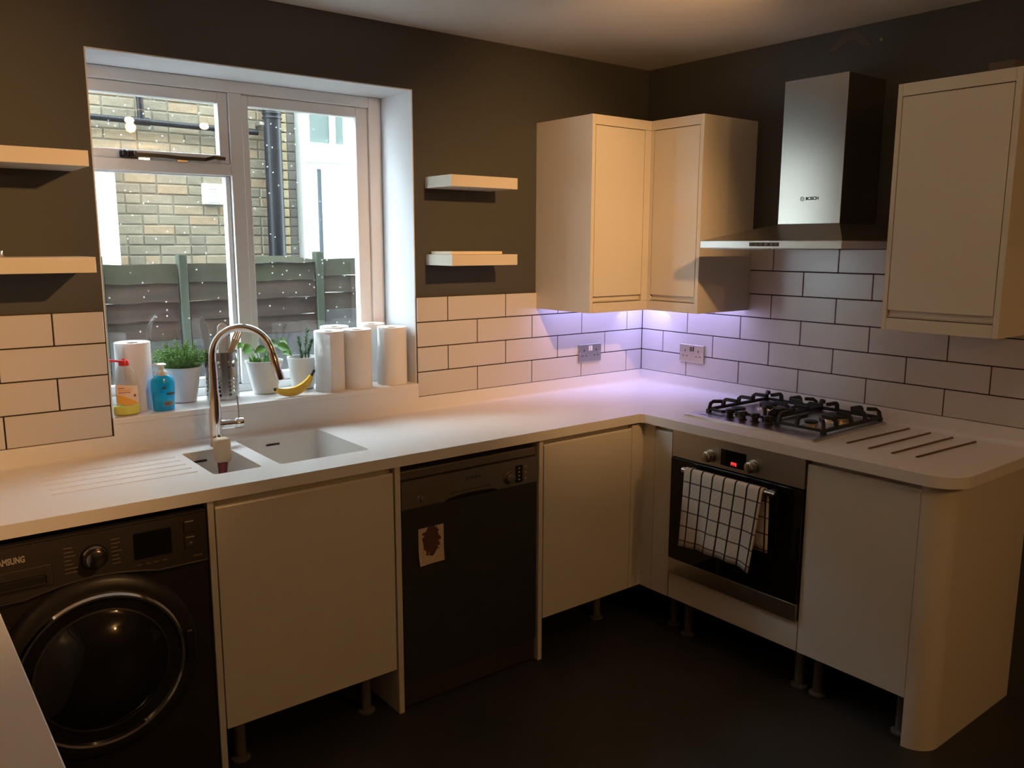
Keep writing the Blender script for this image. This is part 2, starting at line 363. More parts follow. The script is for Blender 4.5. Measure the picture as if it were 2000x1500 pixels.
# bare filler arc and wall plug high above the hood
arc = [(-.945, 2.337), (-.982, 2.367), (-1.019, 2.395), (-1.063, 2.396), (-1.099, 2.371), (-1.131, 2.331), (-1.108, 2.329), (-1.066, 2.359), (-1.034, 2.362), (-1.0, 2.342), (-.955, 2.325)]
part('plaster_patch', PLASTER, wall_right, lambda b: prism(b, arc, -.003, .001, 0))
part('wall_plug', mat('grey_plug', (.22, .21, .19), .6), wall_right, lambda b: lathe(b, [(.006, -.006), (.007, 0)], (0, -1.168, 2.345), 12, axis='x'))
part('wall_plug', PLASTER, wall_right, lambda b: lathe(b, [(.004, -.006), (.005, 0)], (-.002, -.955, 2.333), 12, axis='x'))

# ------------------------------------------------------------------ window
window = structure(part('window_1', UPVC, None, lambda b: (
    box(b, (WX0 + .004, WY, WZ0), (WX0 + .030, WY + .07, WZ1 - .004), .003), box(b, (-1.386, WY, WZ0), (WX1 - .004, WY + .07, WZ1 - .004), .003),
    box(b, (WX0 + .030, WY, 2.134), (-1.386, WY + .07, WZ1 - .004), .003), box(b, (WX0 + .030, WY, WZ0), (-1.386, WY + .07, 1.055), .003))))
XM0, XM1 = -1.962, -1.912
pbox('mullion', UPVC, window, (XM0, WY + .001, 1.055), (XM1, WY + .069, 2.134), .003)
pbox('transom', UPVC, window, (WX0 + .030, WY + .001, 1.836), (XM0, WY + .069, 1.878), .003)
def sash(name, x0, x1, z0, z1, g0, g1, gz0, gz1, y):
    s = part(name, UPVC, window, lambda b: (box(b, (x0, y, z0), (g0, y + .04, z1), .003), box(b, (g1, y, z0), (x1, y + .04, z1), .003),
                                           box(b, (g0, y, gz1), (g1, y + .04, z1), .003), box(b, (g0, y, z0), (g1, y + .04, gz0), .003)))
    pbox('glass_pane', GLASS, s, (g0 + .0005, y + .018, gz0 + .0005), (g1 - .0005, y + .022, gz1 - .0005))
    return s
top_sash = sash('top_sash', WX0 + .031, XM0 - .001, 1.879, 2.133, WX0 + .057, -1.999, 1.910, 2.093, WY + .012)
sash('fixed_light', WX0 + .031, XM0 - .001, 1.056, 1.835, WX0 + .050, -1.980, 1.090, 1.834, WY + .020)
sash('side_sash', XM1 + .001, -1.387, 1.056, 2.133, -1.885, -1.441, 1.090, 2.093, WY + .012)
def stay(b):
    y = WY - .004
    bars(b, [(-2.33, y, 1.893), (-2.20, y - .004, 1.892), (-2.15, y - .004, 1.889), (-2.06, y - .004, 1.889), (-2.03, y - .01, 1.897), (-1.99, y - .012, 1.895)], .007, .012)
    lathe(b, [(.010, 0), (.010, .016), (.006, .020)], (-2.335, y - .012, 1.885), 12); lathe(b, [(.008, 0), (.008, .018)], (-2.31, y - .012, 1.884), 12)
    box(b, (-2.345, y + .004, 1.881), (-2.29, y + .018, 1.905), .002)
part('window_stay', DARKPL, top_sash, stay)
part('stay_peg', CHROME, top_sash, lambda b: (box(b, (-2.29, WY - .008, 1.874), (-2.25, WY + .002, 1.884), .002), box(b, (-2.16, WY - .008, 1.874), (-2.12, WY + .002, 1.884), .002)))
# ------------------------------------------------------------------ worktops
WT0, WT1 = .874, .910
sink_s = (-2.318, -.455, -2.168, -.140); sink_b = (-2.113, -.462, -1.800, -.062)
grooves = [(-2.74, y) for y in (-.17, -.225, -.28, -.335, -.39)]
def corner(cx, cy, r, a0, a1, k=8): return [(cx + r * cos(radians(a0 + (a1 - a0) * i / k)), cy + r * sin(radians(a0 + (a1 - a0) * i / k))) for i in range(k + 1)]
outline = [(XL, 0), (XL, -.600), (-.645, -.600), (-.630, -.615)] + corner(-.63 + .10, -1.853 + .10, .10, 180, 270) + [(0, -1.853), (0, 0)]
worktop = part('worktop', WTOP, None, lambda b: plate(b, outline, [rrect(*sink_s, .012), rrect(*sink_b, .014)] + [rrect(x, y - .005, -2.345, y + .005, .0045, 3) for x, y in grooves], WT0, WT1))
tag(worktop, 'white L-shaped solid-surface worktop holding the sink and the hob', 'worktop')
def cove(b, pts, z1, t=.012):
    pass
def upst(b):
    box(b, (XL, -.012, WT1), (WX0, -.0002, TZ)); box(b, (WX1, -.012, WT1), (-.012, -.0002, TZ)); box(b, (WX0, -.012, WT1), (WX1, -.0002, WZ0 - .02))
    box(b, (-.012, -1.853, WT1), (-.0002, -.0002, TZ))
    # curved foot where the upstand runs into the top
    k = [(0, 0), (-.014, 0), (-.009, .0015), (-.004, .005), (-.001, .010), (0, .016)]
    prism(b, [(-.012 + p[0], WT1 + p[1]) for p in k], XL, -.012, 0)
    prism(b, [(-.012 + p[0], WT1 + p[1]) for p in k], -1.853, -.012, 1)
part('upstand', WTOP, worktop, upst)
sill = pbox('window_sill', WTOP, worktop, (WX0, -.012, WZ0 - .02), (WX1, WY + .002, WZ0), .002)
def bowl(name, r, zb, rad):
    def fn(b):
        x0, y0, x1, y1 = r; g = .001
        top = rrect(x0 + g, y0 + g, x1 - g, y1 - g, rad); low = rrect(x0 + .006, y0 + .006, x1 - .006, y1 - .006, rad + .012)
        fl = rrect(x0 + .020, y0 + .020, x1 - .020, y1 - .020, rad + .008)
        L = [[b.verts.new((p[0], p[1], z)) for p in q] for q, z in ((top, WT1 - .0015), (low, zb + .015), (fl, zb))]
        n = len(top)
        for A, B in zip(L, L[1:]):
            for i in range(n): b.faces.new((A[i], A[(i + 1) % n], B[(i + 1) % n], B[i]))
        b.faces.new(L[-1]); bmesh.ops.recalc_face_normals(b, faces=b.faces[:])
        for f in b.faces: f.normal_flip()
    s = part(name, SINKM, worktop, fn, True)
    cx, cy = (r[0] + r[2]) / 2, (r[1] + r[3]) / 2
    part('sink_drain', CHROME, s, lambda b: lathe(b, [(.042, 0), (.042, .002), (.032, .003), (.006, .001)], (cx, cy, zb), 24), True)
    ox = r[0] + .28 * (r[2] - r[0])
    part('overflow_slot', DARKPL, s, lambda b: box(b, (cx - .045, r[3] - .0085, WT1 - .036), (cx + .005, r[3] - .0035, WT1 - .029), .002))
    return s
bowl('sink_bowl', sink_s, .765, .012); bowl('sink_bowl', sink_b, .72, .014)
for x, y in grooves:
    part('drainer_groove', WTOP, worktop, lambda b: box(b, (x, y - .0065, WT1 - .012), (-2.343, y + .0065, WT1 - .004)))
for p, q in (((-.444, -1.395), (-.048, -1.411)), ((-.460, -1.483), (-.058, -1.495)), ((-.462, -1.565), (-.070, -1.580)), ((-.448, -1.640), (-.072, -1.660))):
    part('trivet_rod', mat('bronze_rod', (.17, .10, .05), .4, metal=.6) if 'bronze_rod' not in bpy.data.materials else bpy.data.materials['bronze_rod'], worktop,
         lambda b: tube(b, [(p[0], p[1], WT1 + .001), (q[0], q[1], WT1 + .001)], .0045, 8))
side_top = part('worktop', WTOP, None, lambda b: box(b, (XL, -2.40, WT0), (-2.958, -.603, WT1), .002))
tag(side_top, 'white worktop edge in the lower left corner, beside the washing machine', 'worktop')

# ------------------------------------------------------------------ base cabinets
FYA, FXB, DT, DB, DZ = -.588, -.603, .846, .166, .02
def jdoor_profile(front, sgn):
    """cross-section of a handleless door: (depth, z); front face at 'front', body towards the wall"""
    f = front; w = sgn
    return [(f, DB), (f, DT), (f + w * .0015, DT + .004), (f + w * .005, DT + .007), (f + w * .009, DT + .004), (f + w * .010, DT - .010), (f + w * .020, DT - .022), (f + w * .022, DT - .022), (f + w * .022, DB)]
def legs(root, pts):
    for x, y in pts:
        part('leg', bpy.data.materials['grey_leg_plastic'], root, lambda b: (lathe(b, [(.030, 0), (.030, .006), (.017, .012), (.017, .148), (.026, .152), (.026, .166)], (x, y, 0), 14)), True)
mat('grey_leg_plastic', (.12, .11, .10), .6)
def carcass(b, lo, hi):
    x0, y0, z0 = lo; x1, y1, z1 = hi; t = .018
    box(b, (x0, y0, z0), (x0 + t, y1, z1)); box(b, (x1 - t, y0, z0), (x1, y1, z1)); box(b, (x0 + t, y0, z0), (x1 - t, y1, z0 + t)); box(b, (x0 + t, y1 - .01, z0 + t), (x1 - t, y1, z1))
def panel(x0, x1, label):
    o = pbox('end_panel', CAB, None, (x0, FYA - .003, .0), (x1, -.03, WT0), .001, 1); return tag(o, label, 'panel')
panel(-2.387, -2.369, 'white floor-length panel between washing machine and sink cabinet')
panel(-1.780, -1.760, 'white floor-length panel on the left side of the dishwasher')
panel(-1.165, -1.146, 'white floor-length panel on the right side of the dishwasher')
c = thing('base_cabinet', 'white handleless cabinet under the sink, between washing machine and dishwasher', 'cabinet', (-2.075, -.3, 0))
part('carcass', CARC, c, lambda b: (carcass(b, (-2.367, FYA + .026, .166), (-1.783, -.03, .70)), box(b, (-2.367, FYA + .024, .70), (-2.349, -.03, WT0)), box(b, (-1.801, FYA + .024, .70), (-1.783, -.03, WT0))))
part('door', CAB, c, lambda b: prism(b, jdoor_profile(FYA, 1), -2.364, -1.786, 0))
pbox('top_rail', CAB, c, (-2.349, FYA + .024, DT - .03), (-1.801, FYA + .040, WT0 - .0005))
legs(c, ((-2.30, -.50), (-1.86, -.50), (-2.30, -.08), (-1.86, -.08)))
# corner unit: one door on each run meeting in the inner corner
c = thing('corner_base_cabinet', 'white corner cabinet with two doors meeting left of the oven', 'cabinet', (-.55, -.4, 0))
part('carcass', CARC, c, lambda b: (carcass(b, (-1.143, FYA + .026, .166), (-.03, -.03, .872)), box(b, (FXB + .028, -.74, .166), (-.03, FYA + .02, .18)), box(b, (FXB + .03, -.745, .166), (-.03, -.728, .872))))
part('door', CAB, c, lambda b: prism(b, jdoor_profile(FYA, 1), -1.140, -.672, 0))
part('door', CAB, c, lambda b: prism(b, jdoor_profile(FXB, 1), -.744, -.655, 1))
def post(b):
    prism(b, [(-.670, FYA), (FXB, FYA), (FXB, -.653), (FXB + .02, -.653), (FXB + .02, FYA + .02), (-.670, FYA + .02)], DB, .864)
part('corner_post', CAB, c, post)
part('top_rail', CAB, c, lambda b: (box(b, (-1.125, FYA + .024, DT - .03), (-.60, FYA + .040, .8735)), box(b, (FXB + .024, -.728, DT - .03), (FXB + .04, -.60, .8735))))
legs(c, ((-1.08, -.42), (-.72, -.45), (-.50, -.70), (-.1, -.1)))
# oven housing, right cabinet, curved end panel
OY0, OY1 = -1.345, -.752
c = thing('oven_housing', 'white housing frame with a plain strip under the oven', 'cabinet', (-.3, -1.05, 0))
part('carcass', CARC, c, lambda b: (box(b, (FXB + .028, OY1 - .001, .166), (-.03, OY1 + .005, .872)), box(b, (FXB + .028, OY0 - .0005, .166), (-.03, OY0 + .006, .872)), box(b, (FXB + .028, OY0 + .006, .166), (-.03, OY1 - .001, .27))))
pbox('plinth_strip', CAB, c, (FXB, OY0, .166), (FXB + .020, OY1 + .004, .278), .001, 1)
legs(c, ((-.53, -.80), (-.53, -1.32)))
c = thing('base_cabinet', 'white handleless cabinet right of the oven under the trivet rods', 'cabinet', (-.3, -1.54, 0))
part('carcass', CARC, c, lambda b: box(b, (FXB + .026, -1.735, .166), (-.03, OY0 - .001, .872)))
part('door', CAB, c, lambda b: prism(b, jdoor_profile(FXB, 1), -1.7365, OY0 - .003, 1))
legs(c, ((-.53, -1.395), (-.53, -1.70)))
def curved_end(b):
    R, ri = .080, .062
    o = [(FXB, -1.740)] + corner(FXB + R, -1.818 + R, R, 180, 270, 12) + [(-.001, -1.818)]
    i = [(-.001, -1.800)] + corner(FXB + R, -1.818 + R, ri, 270, 180, 12) + [(FXB + .018, -1.740)]
    prism(b, o + i, 0, WT0 - .0005)
tag(part('end_panel', CAB, None, curved_end, True), 'glossy white panel curving round the end of the hob run', 'panel')
# left run seen only by its worktop
c = thing('base_cabinet', 'white cabinet hidden under the worktop in the lower left corner', 'cabinet', (-3.29, -1.5, 0))
part('carcass', CARC, c, lambda b: carcass(b, (XL + .005, -2.38, .10), (-2.985, -.68, WT0 - .0005)))
pbox('door', CAB, c, (-2.984, -1.50, .12), (-2.966, -.70, .85), .001, 1); pbox('door', CAB, c, (-2.984, -2.38, .12), (-2.966, -1.503, .85), .001, 1)
pbox('plinth', CAB, c, (XL + .01, -2.36, 0), (-3.03, -.70, .10))
# ------------------------------------------------------------------ washing machine
WX, WR, WF = -2.985, -2.393, -.592
wm = thing('washing_machine', 'dark graphite front-loading washing machine under the worktop at the left', 'washing machine', ((WX + WR) / 2, -.3, 0))
pbox('body', WMBODY, wm, (WX, WF, .012), (WR, -.02, .855), .006)
for x in (WX + .06, WR - .06):
    for y in (WF + .06, -.08): part('foot', DARKPL, wm, lambda b: lathe(b, [(.022, 0), (.018, .014)], (x, y, 0), 10))
DCX, DCZ = -2.690, .478
def panelbm(b):
    # fascia with the bump over the round door
    pts = [(WX + .004, .718)]
    for i in range(17):
        a = -1 + 2 * i / 16; pts.append((DCX + .16 * a, .712 + .022 * (1 - abs(a) ** 1.6)))
    pts += [(WR - .004, .712), (WR - .004, .852), (WX + .004, .852)]
    prism(b, pts, WF - .012, WF + .001, 1)
part('control_panel', WMPANEL, wm, panelbm)
part('panel_trim', DARKMET, wm, lambda b: box(b, (WX + .004, WF - .013, .851), (WR - .004, WF + .02, .857), .001, 1))
part('seam_line', STEEL, wm, lambda b: (bars(b, [(WR - .004, WF - .013, .711), (DCX + .16, WF - .013, .711)], .002, .0022),
     bars(b, [(DCX + .16 * (1 - 2 * i / 16), WF - .013, .711 + .022 * (1 - abs(1 - 2 * i / 16) ** 1.6)) for i in range(17)], .002, .0022),
     bars(b, [(DCX - .16, WF - .013, .711), (WX + .004, WF - .013, .711)], .002, .0022)))
kn = part('program_knob', mat('dark_chrome', (.34, .32, .30), .14, metal=1), wm, lambda b: (lathe(b, [(.030, 0), (.030, -.006), (.026, -.010), (.024, -.026), (.020, -.028)], (-2.687, WF - .012, .785), 28, axis='y')), True)
part('knob_ring', DARKPL, wm, lambda b: lathe(b, [(.034, 0), (.034, -.003)], (-2.687, WF - .012, .785), 28, axis='y'))
pbox('display_screen', BLKGLASS, wm, (-2.590, WF - .0135, .752), (-2.492, WF - .010, .826), .001, 1)
for z, t in ((.817, 0), (.772, 1)):
    k = pbox('button', WMPANEL, wm, (-2.458, WF - .0165, z - .017), (-2.430, WF - .011, z + .017), .002)
    part('button_mark', GREYPR, k, lambda b: box(b, (-2.455, WF - .0172, z + .014), (-2.433, WF - .0163, z + .0158)))
    if t: text('button_symbol', '>II', .010, (-2.444, WF - .0170, z - .002), FA, GREYPR, k)
dr = pbox('detergent_drawer', WMPANEL, wm, (WX + .008, WF - .0145, .735), (-2.785, WF - .011, .792), .003)
pbox('drawer_recess', WMBODY, dr, (WX + .02, WF - .0152, .742), (-2.80, WF - .0140, .768), .004)
text('brand_lettering', 'SAMSUNG', .0225, (-2.843, WF - .0125, .816), FA, GREYPR, wm, 'RIGHT', bold=.0008).scale = (.64, 1, 1)
DIM = mat('dim_print', (.16, .13, .10), .5)
random.seed(3)
for i in range(7):
    for x0, w0, w1 in ((-2.757, .016, .032), (-2.645, .014, .028)):
        z = .822 - i * .011; w = random.uniform(w0, w1); pbox('programme_mark', DIM, wm, (x0, WF - .0126, z - .0013), (x0 + w, WF - .0119, z + .0013))
for i in range(4): pbox('screen_mark', DIM, wm, (-2.585 + i * .022, WF - .0126, .735), (-2.572 + i * .022, WF - .0119, .7375))
pbox('size_mark', DIM, wm, (-2.436, WF - .0126, .727), (-2.412, WF - .0119, .732))
door = part('door', WMBODY, wm, lambda b: lathe(b, [(.255, 0), (.253, -.014), (.240, -.026), (.222, -.030), (.205, -.028)], (DCX, WF, DCZ), 64, axis='y'), True)
part('chrome_ring', CHROME, door, lambda b: lathe(b, [(.2095, -.026), (.211, -.036), (.206, -.043), (.200, -.041), (.197, -.028)], (DCX, WF, DCZ), 72, axis='y', cap=False), True)
part('door_glass', SMOKED, door, lambda b: lathe(b, [(.197, -.030), (.190, -.026), (.168, -.030), (.150, -.040), (.12, -.058), (.08, -.070), (.03, -.075), (.001, -.0755)], (DCX, WF, DCZ), 64, axis='y'), True)
part('inner_ring', DARKMET, door, lambda b: lathe(b, [(.166, -.030), (.168, -.0345), (.163, -.036), (.160, -.032)], (DCX, WF, DCZ), 64, axis='y', cap=False), True)
part('door_handle', DARKPL, door, lambda b: box(b, (DCX + .212, WF - .036, DCZ - .05), (DCX + .236, WF - .024, DCZ + .05), .006))

# ------------------------------------------------------------------ dishwasher
DX0, DX1, DF = -1.757, -1.168, -.582
dw = thing('dishwasher', 'grey freestanding dishwasher with a picture card on its door', 'dishwasher', (-1.46, -.3, 0))
pbox('body', WMBODY, dw, (DX0 + .004, DF + .035, .02), (DX1 - .004, -.03, .838), .003)
pbox('lid', DWPANEL, dw, (DX0 + .003, DF + .004, .818), (DX1 - .003, -.03, .849), .004)
pbox('door', DWDOOR, dw, (DX0 + .003, DF, .092), (DX1 - .003, DF + .034, .7165), .002)
def dwp(b):
    # control fascia with the scoop of the pull handle cut into its lower edge
    cx = -1.468; pts = [(DX0 + .003, .7185)]
    for i in range(21):
        a = -1 + 2 * i / 20; pts.append((cx + .115 * a, .7185 + .014 * math.sqrt(max(0, 1 - a * a))))
    pts += [(DX1 - .003, .7185), (DX1 - .003, .8145), (DX0 + .003, .8145)]
    prism(b, pts, DF - .004, DF + .03, 1)
pn = part('control_panel', DWPANEL, dw, dwp)
part('handle_scoop', DWDOOR, dw, lambda b: prism(b, [(-1.468 + .115 * cos(pi + pi * i / 20), .716 + .030 * sin(pi + pi * i / 20)) for i in range(21)], DF - .003, DF + .002, 1))
part('handle_shadow_gap', DARKPL, dw, lambda b: prism(b, [(-1.468 + .105 * cos(pi * i / 20), .7185 + .012 * sin(pi * i / 20)) for i in range(21)], DF + .001, DF + .01, 1))
part('handle_line', DWDOOR, pn, lambda b: box(b, (-1.56, DF - .0048, .742), (-1.385, DF - .0038, .744)))
part('dial', DWPANEL, dw, lambda b: lathe(b, [(.024, 0), (.023, -.006), (.019, -.010), (.018, -.022), (.014, -.024)], (-1.308, DF - .004, .757), 24, axis='y'), True)
part('power_button', CHROME, dw, lambda b: lathe(b, [(.012, 0), (.012, -.003), (.009, -.004)], (-1.684, DF - .004, .747), 18, axis='y'), True)
ds = pbox('display_screen', BLKGLASS, dw, (-1.275, DF - .0055, .729), (-1.241, DF - .003, .793), .001, 1)
for i in range(4): pbox('screen_mark', GREYPR, ds, (-1.262, DF - .0060, .738 + i * .014), (-1.254, DF - .0054, .743 + i * .014))
for i in range(3): part('indicator', GREYPR, dw, lambda b: lathe(b, [(.004, 0), (.003, -.002)], (-1.226, DF - .004, .740 + i * .022), 10, axis='y'))
def emblem(name, r, loc, axis, m, parent):
    def fn(b):
        lathe(b, [(r, 0), (r, -.0006), (r * .78, -.0006), (r * .78, 0)], loc, 24, axis=axis, cap=False)
        for s in (-1, 1):
            if axis == 'y':
                box(b, (loc[0] + s * r * .30 - r * .07, loc[1] - .0006, loc[2] - r * .5), (loc[0] + s * r * .30 + r * .07, loc[1], loc[2] + r * .5))
            else:
                box(b, (loc[0] - .0006, loc[1] + s * r * .30 - r * .07, loc[2] - r * .5), (loc[0], loc[1] + s * r * .30 + r * .07, loc[2] + r * .5))
        if axis == 'y': box(b, (loc[0] - r * .3, loc[1] - .0006, loc[2] - r * .07), (loc[0] + r * .3, loc[1], loc[2] + r * .07))
        else: box(b, (loc[0] - .0006, loc[1] - r * .3, loc[2] - r * .07), (loc[0], loc[1] + r * .3, loc[2] + r * .07))
    return part(name, m, parent, fn)
emblem('brand_emblem', .007, (-1.485, DF - .004, .784), 'y', DARKPR, dw)
text('brand_lettering', 'BOSCH', .0135, (-1.474, DF - .0043, .784), FA, DARKPR, dw, 'LEFT', bold=.0004)
pbox('kick_plate', WMPANEL, dw, (DX0 + .006, DF + .006, .008), (DX1 - .006, DF + .03, .088), .002)
# card held on the dishwasher door
card = bpy.data.materials.new('picture_card'); card.use_nodes = True; _n, _l = nodes(card); _b = _n['Principled BSDF']; _b.inputs['Roughness'].default_value = .5
_tc = _n.new('ShaderNodeTexCoord'); _mp = _n.new('ShaderNodeMapping'); _mp.inputs['Location'].default_value = (0, 0, -.018 / .052); _mp.inputs['Scale'].default_value = (1 / .034, 0, 1 / .052)
_l.new(_tc.outputs['Object'], _mp.inputs[0]); _ln = _n.new('ShaderNodeVectorMath'); _ln.operation = 'LENGTH'; _l.new(_mp.outputs[0], _ln.inputs[0])
_nz = _n.new('ShaderNodeTexNoise'); _nz.inputs['Scale'].default_value = 70; _l.new(_tc.outputs['Object'], _nz.inputs['Vector'])
_ad = _n.new('ShaderNodeMath'); _ad.operation = 'ADD'; _l.new(_ln.outputs['Value'], _ad.inputs[0]); _l.new(_nz.outputs['Fac'], _ad.inputs[1])
_lt = _n.new('ShaderNodeMath'); _lt.operation = 'LESS_THAN'; _lt.inputs[1].default_value = 1.52; _l.new(_ad.outputs[0], _lt.inputs[0])
_rp = _n.new('ShaderNodeValToRGB'); _rp.color_ramp.elements[0].color = (.05, .02, .018, 1); _rp.color_ramp.elements[1].color = (.17, .07, .05, 1); _l.new(_nz.outputs['Fac'], _rp.inputs[0])
_mx = _n.new('ShaderNodeMix'); _mx.data_type = 'RGBA'; _l.new(_lt.outputs[0], _mx.inputs[0]); _mx.inputs[6].default_value = (.62, .50, .38, 1); _l.new(_rp.outputs[0], _mx.inputs[7]); _l.new(_mx.outputs[2], _b.inputs['Base Color'])
def cardbm(b):
    n = 9; rows = []
    for i in range(n):
        z = .065 - .130 * i / (n - 1); d = .0012 + .016 * (max(0, i - 4) / 4) ** 2 * .6
        rows.append([b.verts.new((x, -d * (1 if x < 0 else .45), z)) for x in (-.051, 0, .051)])
    for A, B in zip(rows, rows[1:]):
        for i in range(2): b.faces.new((A[i], B[i], B[i + 1], A[i + 1]))
    g = bmesh.ops.extrude_face_region(b, geom=b.faces[:]); bmesh.ops.translate(b, verts=[v for v in g['geom'] if isinstance(v, bmesh.types.BMVert)], vec=(0, -.0006, 0))
    bmesh.ops.recalc_face_normals(b, faces=b.faces[:])
bm = bmesh.new(); cardbm(bm); cd = link('picture_card', bm, card, None, False, (-1.639, DF - .0004, .575))
tag(cd, 'small pale card with a dark red oval picture stuck on the dishwasher door', 'card')
text('card_lettering', 'BOSCH', .0085, (-1.610, DF - .0085, .530), FA, ORANGE, cd)
part('card_mark', ORANGE, cd, lambda b: bars(b, [(-1.676, DF - .006, .548), (-1.666, DF - .005, .563)], .001, .003))

# ------------------------------------------------------------------ oven with towel
ov = thing('oven', 'built-in steel oven with black glass door under the hob', 'oven', (-.3, -1.05, .28))
OF = -.612
pbox('body', WMBODY, ov, (OF + .03, OY0 + .012, .285), (-.05, OY1 - .012, .868))
op = pbox('control_panel', STEEL, ov, (OF, OY0 + .002, .7615), (OF + .028, OY1 - .002, .8715), .002)
dg = pbox('door', BLKGLASS, ov, (OF - .006, OY0 + .002, .345), (OF + .028, OY1 - .002, .758), .002)
pbox('door_trim', STEEL, ov, (OF - .006, OY0 + .002, .280), (OF + .028, OY1 - .002, .3435), .002)
for y in (-.945, -1.139):
    kb = part('knob', STEELV, ov, lambda b: (lathe(b, [(.026, 0), (.026, -.004), (.018, -.006), (.018, -.012), (.0215, -.014), (.021, -.034), (.018, -.036)], (OF, y, .800), 28, axis='x')), True)
    pbox('knob_mark', DARKPR, kb, (OF - .0366, y - .001, .804), (OF - .0355, y + .001, .818))
dsp = pbox('display_screen', BLKGLASS, ov, (OF - .0015, -1.103, .776), (OF + .001, -.990, .838), .0005, 1)
text('display_digits', 'PPS', .017, (OF - .0022, -1.050, .789), FB, REDLED, dsp, bold=.0006)
text('door_lettering', 'BOSCH', .010, (OF - .0065, -1.085, .385), FB, mat('faint_print', (.06, .05, .045), .4), dg)
oh = part('handle', STEELV, ov, lambda b: tube(b, [(-.655, -.846, .732), (-.655, -1.262, .732)], .011, 16), True)
for y in (-.872, -1.235): part('handle_bracket', DARKPL, oh, lambda b: box(b, (-.650, y - .010, .724), (OF - .004, y + .010, .740), .002))
towel_m = bpy.data.materials.new('checked_towel'); towel_m.use_nodes = True; _n, _l = nodes(towel_m); _b = _n['Principled BSDF']; _b.inputs['Roughness'].default_value = .95
_uv = _n.new('ShaderNodeUVMap'); _sp = _n.new('ShaderNodeSeparateXYZ'); _l.new(_uv.outputs[0], _sp.inputs[0])
def stripe(out, w):
    f = _n.new('ShaderNodeMath'); f.operation = 'FRACT'; _l.new(out, f.inputs[0]); t = _n.new('ShaderNodeMath'); t.operation = 'LESS_THAN'; t.inputs[1].default_value = w; _l.new(f.outputs[0], t.inputs[0]); return t.outputs[0]
_mu = _n.new('ShaderNodeMath'); _mu.operation = 'MAXIMUM'; _l.new(stripe(_sp.outputs[0], .14), _mu.inputs[0])
_s2 = _n.new('ShaderNodeMath'); _s2.operation = 'MULTIPLY'; _s2.inputs[1].default_value = .85; _l.new(stripe(_sp.outputs[1], .09), _s2.inputs[0]); _l.new(_s2.outputs[0], _mu.inputs[1])
_mx = _n.new('ShaderNodeMix'); _mx.data_type = 'RGBA'; _l.new(_mu.outputs[0], _mx.inputs[0]); _mx.inputs[6].default_value = (.66, .62, .56, 1); _mx.inputs[7].default_value = (.03, .022, .02, 1); _l.new(_mx.outputs[2], _b.inputs['Base Color'])
_wv = _n.new('ShaderNodeTexWave'); _wv.inputs['Scale'].default_value = 1.6; _wv.inputs['Distortion'].default_value = .5; _wv.bands_direction = 'DIAGONAL'; _l.new(_uv.outputs[0], _wv.inputs['Vector'])
_bp = _n.new('ShaderNodeBump'); _bp.inputs['Strength'].default_value = .25; _bp.inputs['Distance'].default_value = .002; _l.new(_wv.outputs['Fac'], _bp.inputs['Height']); _l.new(_bp.outputs[0], _b.inputs['Normal'])
def towel_bm(b):
    uvl = b.loops.layers.uv.new('UVMap'); NU, hx, hz, R = 28, -.655, .732, .0135
    rows = []; LF, LB = .300, .225
    ts = [LF * (1 - i / 12) for i in range(12)] + [-.0424 * i / 6 for i in range(7)] + [-.0424 - LB * i / 9 for i in range(1, 10)]
    for t in ts:
        row = []
        for j in range(NU + 1):
            s = j / NU
            if t > 0: # front fall
                k = t / LF
                y0 = -.866 + .012 * k; y1 = -1.218 + .034 * k
                wav = .006 * k * sin(s * 9.5) + .004 * k * sin(s * 23 + 1)
                x = hx - R - .004 * k + wav - .006 * k * k; z = hz - t * (1.0 + .02 * s - .045 * sin(s * pi) * k)
            elif t >= -.0425:
                a = -t / R; y0, y1 = -.866, -1.218; x = hx - R * cos(a); z = hz + R * sin(a)
            else:
                k = (-t - .0424) / LB; y0 = -.870 - .01 * k; y1 = -1.226 - .006 * k
                x = min(hx + R + .003 * k * sin(s * 12), OF - .0085); z = hz + t + .0424
            row.append((b.verts.new((x, y0 + (y1 - y0) * s, z)), (s * 6.9 + .42, (t + .5) / .0595)))
        rows.append(row)
    for A, B in zip(rows, rows[1:]):
        for j in range(NU):
            f = b.faces.new((A[j][0], A[j + 1][0], B[j + 1][0], B[j][0]))
            for lp, q in zip(f.loops, (A[j], A[j + 1], B[j + 1], B[j])): lp[uvl].uv = q[1]
tw = part('tea_towel', towel_m, None, towel_bm, True)
md = tw.modifiers.new('thickness', 'SOLIDIFY'); md.thickness = .0025; md.offset = 1
tag(tw, 'white tea towel with black check lines hanging over the oven handle', 'towel')

